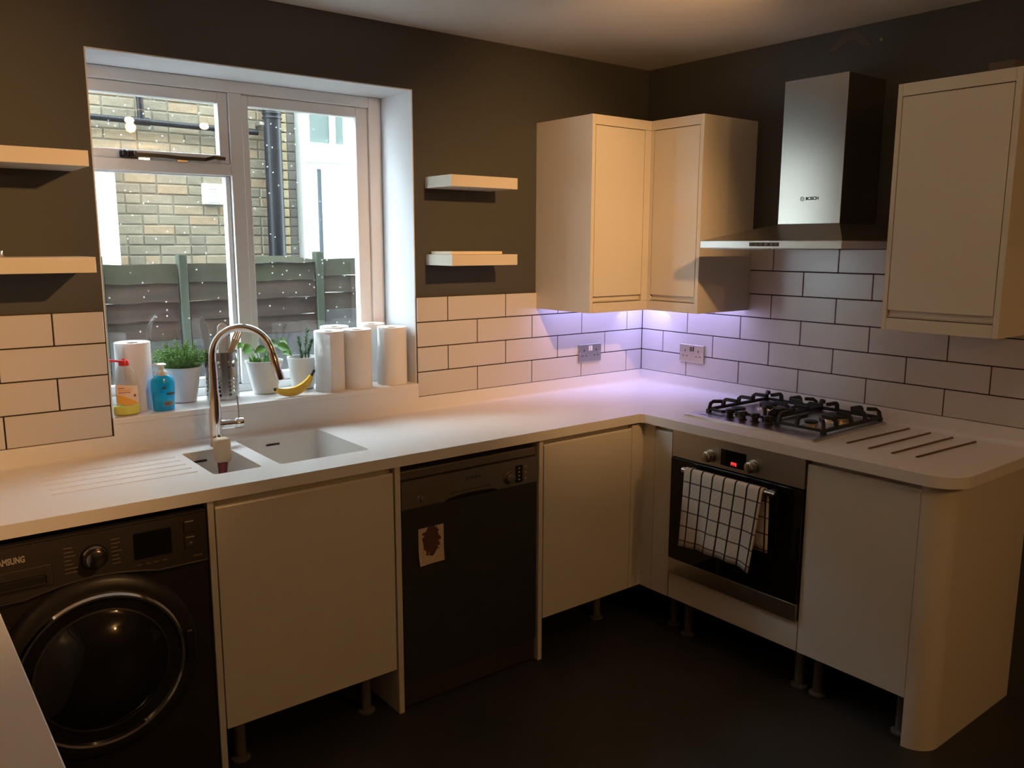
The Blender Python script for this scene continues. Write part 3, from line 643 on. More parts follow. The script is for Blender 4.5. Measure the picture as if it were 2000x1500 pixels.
# ------------------------------------------------------------------ hob
hob = thing('gas_hob', 'stainless steel gas hob with four burners let into the worktop', 'hob', (-.28, -1.02, WT1))
HP = (-.528, -1.318, -.030, -.728)
def hobplate(b):
    L = []
    for ins, z in ((0, .0002), (0, .004), (.002, .007), (.006, .0095), (.012, .011)): L.append([b.verts.new((p[0], p[1], WT1 + z)) for p in rrect(HP[0] + ins, HP[1] + ins, HP[2] - ins, HP[3] - ins, .012)])
    for A, B in zip(L, L[1:]):
        for i in range(len(A)): b.faces.new((A[i], A[(i + 1) % len(A)], B[(i + 1) % len(A)], B[i]))
    b.faces.new(L[-1]); b.faces.new(L[0][::-1]); bmesh.ops.recalc_face_normals(b, faces=b.faces[:])
part('plate', STEEL, hob, hobplate)
for x, y, r in ((-.170, -.880, .036), (-.355, -.868, .028), (-.350, -1.192, .024), (-.175, -1.190, .045)):
    bu = part('burner', BRASS, hob, lambda b: lathe(b, [(r + .012, 0), (r + .010, .004), (r, .006), (r, .016), (r - .003, .018)], (x, y, WT1 + .011), 28), True)
    part('burner_cap', IRON, bu, lambda b: lathe(b, [(r + .001, .018), (r + .002, .022), (r - .006, .026), (.004, .027)], (x, y, WT1 + .011), 28), True)
for x, y in ((-.448, -.898), (-.448, -.957), (-.446, -1.013), (-.448, -1.074)):
    k = part('knob', DARKPL, hob, lambda b: (lathe(b, [(.018, 0), (.018, .003), (.0125, .006), (.0125, .016), (.0180, .020), (.0185, .032), (.016, .034)], (x, y, WT1 + .011), 22)), True)
    pbox('knob_mark', GREYPR, k, (x - .012, y - .0008, WT1 + .0445), (x - .003, y + .0008, WT1 + .0458))
text('hob_lettering', 'BOSCH', .009, (-.490, -.800, WT1 + .0114), (0, 0, -pi / 2), DARKPR, hob)
LZ, HZ = WT1 + .024, WT1 + .056
def grate(y0, y1, front_fingers, label):
    """y0 > y1; x from -.43 to -.045"""
    xa, xb = -.432, -.044
    def fn(b):
        for y in (y0, y1): bars(b, [(-.398 if y in (-1.024, -1.040) else xa, y, LZ), (xb, y, LZ)], .011, .012)
        bars(b, [(xb, y0, LZ), (xb, y1, LZ)], .011, .012)
        bars(b, [(xa, y0, LZ), (xa, -.848, LZ), (-.398, -.868, LZ), (-.398, y1, LZ)] if y0 > -1 else [(-.398, y0, LZ), (-.398, -1.086, LZ), (xa, -1.100, LZ), (xa, y1, LZ)], .009, .010)
        for x in (xa, xb):
            for y in (y0, y1):
                q = -.398 if (x == xa and y in (-1.024, -1.040)) else x; box(b, (q - .008, y - .008, WT1 + .011), (q + .008, y + .008, LZ))
    g = part('pan_support', IRON, hob, fn)
    ym = (y0 + y1) / 2; n = 0
    def finger(px, py, dx, dy, L):
        d = Vector((dx, dy, 0)).normalized(); p = Vector((px, py, 0))
        q = [p + Vector((0, 0, LZ - .003)), p + d * .006 + Vector((0, 0, HZ - .008)), p + d * .016 + Vector((0, 0, HZ)), p + d * L + Vector((0, 0, HZ + .001))]
        part('finger', IRON, g, lambda b: bars(b, q, .012, .013))
    for x in (-.345, -.245, -.147):
        finger(x, y0, 0, -1 if y0 > y1 else 1, .070); finger(x, y1, 0, 1, .060)
    for y in (y0 - .075, y1 + .075):
        finger(xb, y, -1, 0, .075)
    for y in front_fingers: finger(xa, y, 1, 0, .060)
    for px, py, dx, dy in ((xa if y0 > -1 else -.398, y0, .5, -.5), (xb, y0, -.5, -.5), (-.398 if y0 > -1 else xa, y1, .5, .5), (xb, y1, -.5, .5)): finger(px, py, dx, dy, .050)
grate(-.782, -1.024, (), ''); grate(-1.040, -1.294, (-1.108, -1.184), '')

# ------------------------------------------------------------------ wall cabinets
ZB, ZT, UD = 1.305, 2.108, .355
def upper_door(root, axis, a0, a1, f):
    """inset handleless door: leaf with a shadow groove above the pelmet"""
    def bx(b, p0, p1, d0, d1, z0, z1, bev=.0008):
        if axis == 'A': box(b, (p0, f + d0, z0), (p1, f + d1, z1), bev, 1)
        else: box(b, (f + d0, p0, z0), (f + d1, p1, z1), bev, 1)
    d = part('door', CAB, root, lambda b: (bx(b, a0, a1, 0, .018, 1.3735, 2.066), bx(b, a0, a1, .012, .018, 1.3495, 1.3735)))
    part('handle_groove', CARC, d, lambda b: bx(b, a0, a1, .004, .012, 1.3495, 1.3545, .0004))
    return d
c = thing('wall_cabinet', 'white L-shaped corner wall cabinet with two doors, beside the floating shelves', 'cabinet', (-.35, -.2, ZB))
part('carcass', CARC, c, lambda b: (box(b, (-.68, -UD + .02, 1.34), (-.001, -.001, 1.355)), box(b, (-UD + .02, -.62, 1.34), (-.001, -UD + .02, 1.355)),
     box(b, (-.68, -UD + .02, ZT - .016), (-.001, -.001, ZT - .001)), box(b, (-UD + .02, -.62, ZT - .016), (-.001, -UD + .02, ZT - .001)),
     box(b, (-.68, -UD + .019, 1.355), (-.336, -UD + .021, ZT - .016)), box(b, (-UD + .019, -.62, 1.355), (-UD + .021, -.336, ZT - .016))))
pbox('side_panel', CAB, c, (-.700, -UD, ZB), (-.682, -.001, ZT), .0008, 1)
pbox('side_panel', CAB, c, (-UD, -.638, ZB), (-.001, -.620, ZT), .0008, 1)
part('corner_post', CAB, c, lambda b: (prism(b, [(-.392, -UD), (-UD, -UD), (-UD, -.372), (-UD + .018, -.372), (-UD + .018, -UD + .018), (-.392, -UD + .018)], ZB + .042, ZT - .040)))
part('cornice', CAB, c, lambda b: (box(b, (-.6815, -UD, 2.069), (-.001, -UD + .018, ZT), .0006, 1), box(b, (-UD, -.6195, 2.069), (-UD + .018, -UD, ZT), .0006, 1)))
part('pelmet', CAB, c, lambda b: (box(b, (-.6815, -UD, ZB), (-UD + .018, -UD + .018, 1.3465), .0006, 1), box(b, (-UD, -.6195, ZB), (-UD + .018, -UD, 1.3465), .0006, 1)))
upper_door(c, 'A', -.6795, -.3945, -UD); upper_door(c, 'B', -.6175, -.3745, -UD)
part('led_strip', LEDBAR, c, lambda b: (box(b, (-.66, -.058, 1.330), (-.06, -.042, 1.3395)), box(b, (-.058, -.60, 1.330), (-.042, -.10, 1.3395))))
c = thing('wall_cabinet', 'white single-door wall cabinet to the right of the extractor hood', 'cabinet', (-.18, -1.63, ZB))
part('carcass', CARC, c, lambda b: (box(b, (-UD + .019, -1.79, 1.33), (-.001, -1.455, ZT - .001))))
pbox('side_panel', CAB, c, (-UD, -1.452, ZB), (-.001, -1.436, ZT), .0008, 1)
pbox('side_panel', CAB, c, (-UD, -1.812, ZB), (-.001, -1.794, ZT), .0008, 1)
pbox('cornice', CAB, c, (-UD, -1.7935, 2.069), (-UD + .018, -1.4525, ZT), .0006, 1); pbox('pelmet', CAB, c, (-UD, -1.7935, ZB), (-UD + .018, -1.4525, 1.3465), .0006, 1)
upper_door(c, 'B', -1.7915, -1.4545, -UD)
tag(pbox('storage_box', mat('drab_box', (.12, .10, .08), .8), None, (-.34, -1.780, ZT + .0005), (-.16, -1.705, ZT + .026), .002), 'small flat drab box on top of the right wall cabinet', 'box')

# ------------------------------------------------------------------ extractor hood
hd = thing('extractor_hood', 'stainless steel chimney extractor hood above the gas hob', 'extractor hood', (-.25, -1.06, 1.575))
HY0, HY1, HX = -1.360, -.762, -.502
def canopy(b):
    lo = [(HX, HY0), (HX, HY1), (-.001, HY1), (-.001, HY0)]; hi = [(-.252, -1.196), (-.252, -.934), (-.001, -.934), (-.001, -1.196)]
    A = [b.verts.new((*p, 1.605)) for p in lo]; B = [b.verts.new((*p, 1.668)) for p in hi]
    for i in range(4): b.faces.new((A[i], A[(i + 1) % 4], B[(i + 1) % 4], B[i]))
    b.faces.new(B); b.faces.new(A[::-1]); bmesh.ops.recalc_face_normals(b, faces=b.faces[:])
part('canopy', STEEL, hd, canopy)
rim = part('rim', STEEL, hd, lambda b: box(b, (HX, HY0, 1.577), (-.001, HY1, 1.6048), .0015))
part('filter', mat('filter_mesh', (.25, .24, .23), .4, metal=1), hd, lambda b: (box(b, (HX + .03, -1.055, 1.573), (-.05, HY1 - .03, 1.5765)), box(b, (HX + .03, HY0 + .03, 1.573), (-.05, -1.062, 1.5765))))
ch = pbox('chimney', STEELV, hd, (-.252, -1.196, 1.668), (-.001, -.934, 2.198), .001, 1)
for i in range(6):
    y = -1.000 - i * .0212
    part('button', DARKMET, rim, lambda b: box(b, (HX - .0035, y - .009, 1.5845), (HX + .001, y + .009, 1.5985), .001, 1))
emblem('brand_emblem', .0085, (-.2522, -1.036, 1.761), 'x', DARKPR, hd)
text('brand_lettering', 'BOSCH', .0165, (-.2526, -1.050, 1.761), FB, DARKPR, hd, 'LEFT', bold=.0005)

# ------------------------------------------------------------------ shelves and what lies on them
SHELF = mat('white_shelf', (.70, .64, .55), .35)
def shelf(x0, x1, d, z0, z1, label):
    return tag(pbox('floating_shelf', SHELF, None, (x0, -d, z0), (x1, -.0005, z1), .001, 1), label, 'shelf', 'white floating shelves on the dark wall')
shelf(-3.30, -2.545, .225, 1.807, 1.851, 'upper white floating shelf left of the window')
shelf(-3.30, -2.547, .225, 1.506, 1.551, 'lower white floating shelf left of the window, above the tiles')
shelf(-1.276, -.953, .19, 1.808, 1.852, 'upper white floating shelf between window and wall cabinet, empty on top')
shelf(-1.276, -.953, .19, 1.506, 1.549, 'lower white floating shelf right of the window, with a slab lying on it')
tag(pbox('flat_packet', mat('cream_packet', (.80, .70, .52), .4), None, (-1.262, -.165, 1.5495), (-1.012, -.02, 1.561), .002), 'thin cream slab lying on the lower right shelf', 'packet')
sb = thing('trinket_pot', 'small brass-coloured pot on the lower left shelf at the edge of the view', 'pot', (-2.790, -.12, 1.551))
part('body', BRASS, sb, lambda b: lathe(b, [(.024, 0), (.026, .004), (.025, .014)], (-2.790, -.12, 1.551), 20), True)
part('lid', BRASS, sb, lambda b: lathe(b, [(.027, .014), (.027, .018), (.014, .023), (.005, .025)], (-2.790, -.12, 1.551), 20), True)

# ------------------------------------------------------------------ sockets
def socket(axis, a, z, label):
    s = thing('double_socket', label, 'socket', (a, 0, z) if axis == 'A' else (0, a, z))
    def P(u, v, d): return (a + u, -.0095 - d, z + v) if axis == 'A' else (-.0095 - d, a - u, z + v)
    def bx(b, u0, u1, v0, v1, d0, d1, bev=0, seg=1):
        p, q = P(u0, v0, d0), P(u1, v1, d1); box(b, tuple(min(i, j) for i, j in zip(p, q)), tuple(max(i, j) for i, j in zip(p, q)), bev, seg)
    part('plate', STEEL, s, lambda b: bx(b, -.073, .073, -.043, .043, 0, .009, .003, 2))
    for u in (-.0065, .0065):
        part('switch', WHITEPL if axis == 'A' else STEELV, s, lambda b: bx(b, u - .0045, u + .0045, .010, .034, .009, .013, .001))
    for u in (-.039, .039):
        for du, dv, w, h in ((0, .013, .0025, .005), (-.011, -.012, .004, .002), (.011, -.012, .004, .002)):
            part('pin_hole', DARKPL, s, lambda b: bx(b, u + du - w, u + du + w, dv - h, dv + h, .0088, .0093))
    for u in (-.063, .063): part('screw', CHROME, s, lambda b: lathe(b, [(.003, 0), (.002, -.001)], P(u, 0, .009), 10, axis='y' if axis == 'A' else 'x'))
socket('A', -.372, 1.080, 'double steel wall socket with white switches, left of the corner')
socket('B', -.338, 1.081, 'double brushed-steel wall socket right of the corner, between corner and hob')

# ------------------------------------------------------------------ tap and brush
tap = thing('mixer_tap', 'tall chrome gooseneck mixer tap behind the small sink bowl', 'tap', (-2.186, -.100, WT1))
TB = Vector((-2.186, -.100, 0)); TD = Vector((.17, -.125, 0)).normalized()
part('body', CHROME, tap, lambda b: lathe(b, [(.0235, 0), (.0235, .004), (.0205, .008), (.0200, .05), (.0195, .12), (.0150, .20), (.0128, .29)], (TB.x, TB.y, WT1), 28), True)
neck = [TB + Vector((0, 0, 1.195))] + [TB + TD * (.100 - .100 * cos(radians(a))) + Vector((0, 0, 1.215 + .100 * sin(radians(a)))) for a in range(0, 172, 9)]
t_end = neck[-1]; dirn = (neck[-1] - neck[-2]).normalized()
part('spout', CHROME, tap, lambda b: tube(b, neck, .0125, 18), True)
sp = part('spray_head', CHROME, tap, lambda b: tube(b, [t_end, t_end + dirn * .004, t_end + dirn * .010, t_end + dirn * .092, t_end + dirn * .096], [.0125, .0130, .0142, .0165, .0150], 18), True)
LV = Vector((.98, -.18, 0)).normalized(); l0 = TB + Vector((0, 0, .983))
lv = part('lever_barrel', CHROME, tap, lambda b: tube(b, [l0, l0 + LV * .060, l0 + LV * .061, l0 + LV * .063, l0 + LV * .064, l0 + LV * .088, l0 + LV * .091], [.0165, .0165, .0140, .0140, .0190, .0190, .0165], 18), True)
part('lever', CHROME, lv, lambda b: tube(b, [l0 + LV * .076, l0 + LV * .076 + Vector((0, 0, .05)), l0 + LV * .074 + Vector((0, .004, .095))], [.0035, .0030, .0030], 10), True)
br = thing('dish_brush', 'washing-up brush with cream head and dark red handle in the small sink', 'brush', (-2.222, -.235, .768))
part('head', BRISTLE, br, lambda b: box(b, (-2.241, -.262, .890), (-2.193, -.216, .968), .009, 3), True)
part('handle', BRUSHR, br, lambda b: tube(b, [(-2.217, -.238, .893), (-2.220, -.242, .86), (-2.226, -.25, .80), (-2.229, -.253, .768)], [.017, .014, .010, .009], 14), True)

# ------------------------------------------------------------------ things on the window sill
SZ = WZ0 + .0004
def paper_roll(x, y, label, r=.057, h=.231, tilt=0, flap=None, core=.021):
    t = thing('kitchen_roll', label, 'kitchen roll', (x, y, SZ), 'rolls of kitchen paper on the sill')
    def fn(b):
        n = 40; prof = [(core, 0), (r, 0), (r, h), (r - .003, h + .001), (core, h - .002), (core, .0)]
        lathe(b, prof[:-1] + [(core, 0.0002)], (x, y, SZ), n, cap=False)
        for v in b.verts:
            a = math.atan2(v.co.y - y, v.co.x - x); k = (v.co.z - SZ) / h; rr = math.hypot(v.co.x - x, v.co.y - y)
            if rr > r * .8:
                f = 1 + .012 * sin(3 * a + x * 40) + .006 * sin(7 * a + k * 4 + y * 50); v.co.x = x + (v.co.x - x) * f; v.co.y = y + (v.co.y - y) * f
    part('paper', PAPER, t, fn, True)
    part('core', CARD, t, lambda b: lathe(b, [(core - .0003, .001), (core - .0003, h - .004), (core - .002, h - .004), (core - .002, .001)], (x, y, SZ), 24, cap=False), True)
    if flap:
        a0, L, flare = flap    # angle where the loose sheet leaves the roll, its length and flare at the foot
        def fl(b):
            rows = []
            for i in range(9):
                k = i / 8; row = []
                for j in range(9):
                    s = j / 8; a = radians(a0 - 35 + 35 * min(1, s * 2)); out = max(0, s - .5) * 2
                    base = Vector((cos(a), sin(a), 0)) * (r * 1.02 + .001)
                    tang = Vector((-sin(radians(a0)), cos(radians(a0)), 0)) * L * out
                    p = Vector((x, y, SZ + .001)) + base + tang + Vector((cos(radians(a0)), sin(radians(a0)), 0)) * (flare * (1 - k) * s + .004 * sin(k * 5 + s * 3))
                    row.append(b.verts.new(p + Vector((0, 0, k * (h - .004 - .008 * out)))))
                rows.append(row)
            for A, B in zip(rows, rows[1:]):
                for j in range(8): b.faces.new((A[j], A[j + 1], B[j + 1], B[j]))
            bmesh.ops.solidify(b, geom=b.faces[:], thickness=.0008)
        part('loose_sheet', PAPER, t, fl, True)
    return t
paper_roll(-2.380, .122, 'roll of kitchen paper at the left end of the sill behind the soap bottle', flap=(200, .035, .006))
paper_roll(-1.678, .070, 'front roll of kitchen paper with a loose sheet, right behind the banana', flap=(215, .040, .010))
paper_roll(-1.560, .064, 'front kitchen roll in the middle of the five at the right of the sill')
paper_roll(-1.600, .178, 'kitchen roll by the glass, half hidden behind the two front rolls', h=.236)
paper_roll(-1.400, .066, 'rightmost kitchen roll, standing alone nearest the window corner', r=.059, flap=(190, .030, .008))
paper_roll(-1.428, .184, 'kitchen roll by the glass behind the rightmost roll', h=.238, r=.055)

# clear washing-up bottle
bx, by = -2.432, .033
t = thing('washing_up_bottle', 'clear washing-up liquid bottle with open red cap and a little yellow liquid', 'bottle', (bx, by, SZ))
bprof = [(.034, 0), (.042, .004), (.0445, .03), (.0455, .07), (.043, .105), (.036, .135), (.026, .155), (.017, .166), (.0145, .169)]
part('bottle', BOTTLE, t, lambda b: lathe(b, bprof, (bx, by, SZ), 36, 1, .62), True)
part('liquid', YEL, t, lambda b: lathe(b, [(.033, .002), (.0405, .006), (.0425, .032)], (bx, by, SZ), 36, 1, .60), True)
def front_patch(b, cx, cy, R, sy, x0, x1, zf, nx=10, nz=10, off=.0006):
    """curved patch lying on the -y side of an elliptical bottle; zf(k)->(z0,z1); R(z)"""
    rows = []
    for i in range(nx + 1):
        u = x0 + (x1 - x0) * i / nx; z0, z1 = zf(i / nx); col = []
        for j in range(nz + 1):
            z = z0 + (z1 - z0) * j / nz; r = R(z); q = max(-.98, min(.98, u / r)); col.append(b.verts.new((cx + u, cy - (r * sy * math.sqrt(1 - q * q) + off), SZ + z)))
        rows.append(col)
    for A, B in zip(rows, rows[1:]):
        for j in range(nz): b.faces.new((A[j], B[j], B[j + 1], A[j + 1]))
def RB(z):
    for (r0, z0), (r1, z1) in zip(bprof, bprof[1:]):
        if z0 <= z <= z1: return r0 + (r1 - r0) * (z - z0) / (z1 - z0)
    return bprof[-1][0]
lab = part('front_label', LABELM, t, lambda b: front_patch(b, bx, by, RB, .62, -.034, .033, lambda k: (.042 - .006 * k, .108 - .010 * k)), True)
part('label_fruit', ORANGE, lab, lambda b: front_patch(b, bx, by, RB, .62, -.034, .030, lambda k: (.043 - .007 * sin(k * 2.2), .073 - .030 * k ** 1.4), off=.0010), True)
for z, w, m in ((.094, .018, REDPR), (.088, .040, ORANGE), (.084, .034, ORANGE), (.079, .036, REDPR)):
    part('label_print', m, lab, lambda b: front_patch(b, bx, by, RB, .62, -.028, -.028 + w, lambda k: (z - .001, z + .0012), 6, 1, .0011))
part('label_dot', REDPR, lab, lambda b: front_patch(b, bx, by, RB, .62, .016, .026, lambda k: (.067 - .005 * sin(k * pi), .067 + .005 * sin(k * pi)), 8, 2, .0011))
cp = part('cap', RED, t, lambda b: (lathe(b, [(.0165, .166), (.0165, .181), (.015, .183), (.006, .184), (.005, .189)], (bx, by, SZ), 24)), True)
part('cap_flap', RED, cp, lambda b: (bars(b, [(bx - .016, by, SZ + .180), (bx - .026, by - .002, SZ + .183), (bx - .052, by - .004, SZ + .187)], .022, .006)))
# blue hand soap
bx2, by2 = -2.312, .040
t = thing('soap_dispenser', 'blue hand soap bottle with a white pump, in front of the thyme pot', 'soap bottle', (bx2, by2, SZ))
sprof = [(.030, 0), (.0345, .003), (.0365, .04), (.0390, .075), (.0385, .095), (.034, .110), (.024, .120), (.016, .123)]
def RS(z):
    for (r0, z0), (r1, z1) in zip(sprof, sprof[1:]):
        if z0 <= z <= z1: return r0 + (r1 - r0) * (z - z0) / (z1 - z0)
    return .016
part('bottle', BLUE, t, lambda b: lathe(b, sprof, (bx2, by2, SZ), 36, 1, .60), True)
ovl = part('logo_oval', DARKPR, t, lambda b: front_patch(b, bx2, by2, RS, .60, -.012, .006, lambda k: (.0800 - .0045 * sin(k * pi), .0800 + .0045 * sin(k * pi)), 10, 2), True)
part('name_strip', DARKPR, t, lambda b: front_patch(b, bx2, by2, RS, .60, .005, .034, lambda k: (.0545, .0625), 8, 2), True)
bc = part('barcode_label', GREYPR, t, lambda b: front_patch(b, bx2, by2, RS, .60, -.006, .026, lambda k: (.017, .033), 8, 2), True)
random.seed(5)
part('barcode_bars', DARKPR, bc, lambda b: [front_patch(b, bx2, by2, RS, .60, u, u + random.choice((.0006, .0010, .0014)), lambda k: (.0185, .0315), 1, 1, .0010) for u in [-.004 + i * .0023 for i in range(12)]])
pump = part('pump', WHITEPL, t, lambda b: (lathe(b, [(.0165, .121), (.0165, .130), (.012, .136), (.008, .140), (.0075, .152), (.014, .154), (.016, .158), (.010, .162)], (bx2, by2, SZ), 24)), True)
part('nozzle', WHITEPL, pump, lambda b: tube(b, [(bx2, by2, SZ + .157), (bx2 - .015, by2 + .018, SZ + .157), (bx2 - .024, by2 + .026, SZ + .152)], [.006, .0045, .004], 10), True)

# plant pots
def pot(name, x, y, r0, r1, h, label):
    t = thing(name, label, 'plant', (x, y, SZ))
    def fn(b):
        prof = [(r0 * .9, 0), (r0, .003)]; k = 17
        for i in range(k):
            z = .006 + (h - .016) * i / (k - 1); r = r0 + (r1 - r0) * z / h; prof += [(r, z), (r + .0008, z + (h - .016) / k * .5)]
        prof += [(r1 + .001, h - .006), (r1 + .001, h), (r1 - .003, h), (r1 - .006, h - .018)]
        lathe(b, prof, (x, y, SZ), 40)
    part('pot', POT, t, fn, True)
    part('soil', SOIL, t, lambda b: lathe(b, [(r1 - .0055, h - .020), (r1 - .0058, h - .014), (.01, h - .010)], (x, y, SZ), 24), True)
    return t
def leaf(b, p, d, n, L, w, fold=.25):
    d = d.normalized(); s = d.cross(n); s = s.normalized() if s.length > 1e-4 else Vector((1, 0, 0)); u = s.cross(d)
    a = b.verts.new(p); m1 = b.verts.new(p + d * L * .45 + s * w / 2 + u * w * fold); m2 = b.verts.new(p + d * L * .45 - s * w / 2 + u * w * fold); mc = b.verts.new(p + d * L * .5); e = b.verts.new(p + d * L)
    b.faces.new((a, m1, mc)); b.faces.new((a, mc, m2)); b.faces.new((m1, e, mc)); b.faces.new((mc, e, m2))
random.seed(11)
tx, ty = -2.208, .170
t = pot('thyme_plant', tx, ty, .046, .066, .127, 'bushy thyme plant in a ribbed white pot between soap and utensil holder')
stems_b, fol_b = bmesh.new(), bmesh.new()
for i in range(190):
    a = random.uniform(0, 2 * pi); rr = .050 * math.sqrt(random.random()); p0 = Vector((tx + rr * cos(a), ty + rr * sin(a), SZ + .112))
    out = Vector((cos(a), sin(a), 0)) * (.10 + .52 * rr / .05) + Vector((random.uniform(-.35, .35), random.uniform(-.35, .35), 1.25))
    L = random.uniform(.075, .130) * (1.12 - .50 * rr / .05); pts = []
    for k in range(6):
        s = k / 5; pts.append(p0 + out.normalized() * L * s + Vector((cos(a), sin(a), 0)) * .02 * s * s * rr / .05 + Vector((random.uniform(-.003, .003), random.uniform(-.003, .003), -.012 * s * s)))
    for q in pts: q.y = min(q.y, .233)
    tube(stems_b, pts, .0007, 3, False)
    for k in range(22):
        s = random.uniform(.25, 1); j = min(4, int(s * 5)); q = pts[j].lerp(pts[j + 1], s * 5 - j)
        d = Vector((random.uniform(-1, 1), random.uniform(-1, .6), random.uniform(-.1, 1))); q.y = min(q.y, .230)
        leaf(fol_b, q, d, Vector((random.uniform(-1, 1), random.uniform(-1, 1), 1)), random.uniform(.007, .012), random.uniform(.0035, .0055))
o = link('stems', stems_b, STEMM, t); o['kind'] = 'stuff'; o = link('foliage', fol_b, THYME, t); o['kind'] = 'stuff'
mx_, my_ = -1.905, .160
t = pot('mint_plant', mx_, my_, .044, .069, .126, 'leafy mint plant in a ribbed white pot behind the tap spout')
random.seed(4)
sh = bmesh.new()
for i in range(90):
    a = random.uniform(0, 2 * pi); rr = .040 * math.sqrt(random.random()); p0 = Vector((mx_ - .012 + rr * cos(a), my_ - .01 + rr * sin(a) * .8, SZ + .112))
    leaf(sh, p0, Vector((cos(a) * .35, sin(a) * .3, 1)), Vector((sin(a), -cos(a), .2)), random.uniform(.022, .045), random.uniform(.004, .008), .1)
o = link('young_shoots', sh, MINT, t); o['kind'] = 'stuff'
for dx, dy, z, az, L, w in ((-.055, -.02, .185, 200, .040, .034), (-.050, -.02, .172, 150, .036, .026), (-.005, -.03, .176, 170, .044, .034), (.020, -.02, .192, 20, .040, .036), (.050, -.02, .178, -20, .048, .044),
                            (.065, .0, .196, 30, .040, .034), (.035, .01, .200, 100, .036, .030), (.062, -.03, .160, -60, .042, .036), (-.075, .01, .192, 220, .030, .026), (.010, .02, .170, 80, .036, .030)):
    base = Vector((mx_ + dx * .25, my_ + dy * .3, SZ + .115)); tip = Vector((mx_ + dx, my_ + dy, SZ + z))
    part('stem', STEMM, t, lambda b: tube(b, [base, base.lerp(tip, .55) + Vector((0, 0, .010)), tip], .0012, 6))
    def lf(b):
        # broad rounded leaf, folded along its rib, tilted towards the room
        A = radians(az); d = Vector((cos(A), sin(A) * .6 - .2, -.25)).normalized(); nrm = Vector((0, -.75, .66)); s = d.cross(nrm).normalized(); u = s.cross(d)
        rows = []
        for i in range(7):
            k = i / 6; hw = w / 2 * math.sin(pi * min(1, .08 + .92 * k) ** .8) if i < 6 else .0008
            c0 = tip + d * L * k + u * (-.010 * k * k); rows.append([b.verts.new(c0 + s * hw * q + u * abs(q) * hw * .22) for q in (-1, -.5, 0, .5, 1)])
        for R0, R1 in zip(rows, rows[1:]):
            for j in range(4): b.faces.new((R0[j], R0[j + 1], R1[j + 1], R1[j]))
    part('leaf', MINT, t, lf, True)
rx, ry = -1.745, .172
t = pot('rosemary_plant', rx, ry, .042, .058, .125, 'rosemary sprig in a white pot half hidden behind the front kitchen roll')
random.seed(9)
rs, rl = bmesh.new(), bmesh.new()
for dx, hgt, lean in ((.010, .118, .012), (-.006, .085, -.012), (.022, .075, .02)):
    b0 = Vector((rx + dx, ry - .01, SZ + .112)); pts = [b0 + Vector((lean * k * k, 0, hgt * k)) for k in (0, .25, .5, .75, 1)]
    tube(rs, pts, .0012, 5)
    for k in range(170):
        s = random.uniform(.05, 1); j = min(3, int(s * 4)); q = pts[j].lerp(pts[j + 1], s * 4 - j); a = random.uniform(0, 2 * pi)
        leaf(rl, q, Vector((cos(a), sin(a) * .7, .9)), Vector((0, 0, 1)), random.uniform(.013, .021), .0038, .1)
o = link('stems', rs, STEMM, t); o = link('needles', rl, ROSEM, t); o['kind'] = 'stuff'

# perforated utensil holder and what stands in it
hx, hy, hr, hh = -2.075, .142, .0590, .172
t = thing('utensil_holder', 'perforated stainless steel utensil holder behind the tap', 'utensil holder', (hx, hy, SZ))
def perforated(b):
    NA, rows = 20, [.020 + i * .0150 for i in range(10)]; cellh = .0150
    def P(a, z, r=hr): return (hx + r * cos(a), hy + r * sin(a), SZ + z)
    skip = {6, 7}
    for i in range(NA):
        a0, a1 = 2 * pi * i / NA, 2 * pi * (i + 1) / NA; am = (a0 + a1) / 2
        zs = [0, .0125] + [.0125 + cellh * (k + 1) for k in range(9)] + [hh]
        for k in range(len(zs) - 1):
            z0, z1 = zs[k], zs[k + 1]; holes = 1 <= k <= 9 and k not in skip and (i % 5 in (0, 1, 3))
            sq = []
            for q in range(4): sq.append(P(a0 + (a1 - a0) * q / 4, z0))
            if not holes:
                V = [b.verts.new(P(a0, z0)), b.verts.new(P(am, z0)), b.verts.new(P(a1, z0)), b.verts.new(P(a1, z1)), b.verts.new(P(am, z1)), b.verts.new(P(a0, z1))]
                b.faces.new((V[0], V[1], V[4], V[5])); b.faces.new((V[1], V[2], V[3], V[4]))
            else:
                O = [(a1, (z0 + z1) / 2), (a1, z1), (am, z1), (a0, z1), (a0, (z0 + z1) / 2), (a0, z0), (am, z0), (a1, z0)]
                ov_ = [b.verts.new(P(*o_)) for o_ in O]; iv = [b.verts.new(P(am + .0056 / hr * cos(pi / 4 * q), (z0 + z1) / 2 + .0056 * sin(pi / 4 * q))) for q in range(8)]
                for q in range(8): b.faces.new((ov_[q], ov_[(q + 1) % 8], iv[(q + 1) % 8], iv[q]))
    bmesh.ops.remove_doubles(b, verts=b.verts[:], dist=.00005); bmesh.ops.recalc_face_normals(b, faces=b.faces[:])
part('basket', mat('holder_steel', (.50, .49, .47), .24, metal=1), t, perforated, True)
part('bottom', STEEL, t, lambda b: lathe(b, [(hr - .001, .0), (hr - .001, .002)], (hx, hy, SZ), 32))
part('rolled_rim', STEELV, t, lambda b: lathe(b, [(hr - .001, hh), (hr + .0015, hh), (hr + .0015, hh + .003), (hr - .001, hh + .003)], (hx, hy, SZ), 40, cap=False), True)
k = thing('kitchen_knife', 'kitchen knife standing blade up in the utensil holder, at its left', 'knife', (hx - .022, hy + .01, SZ + .004))
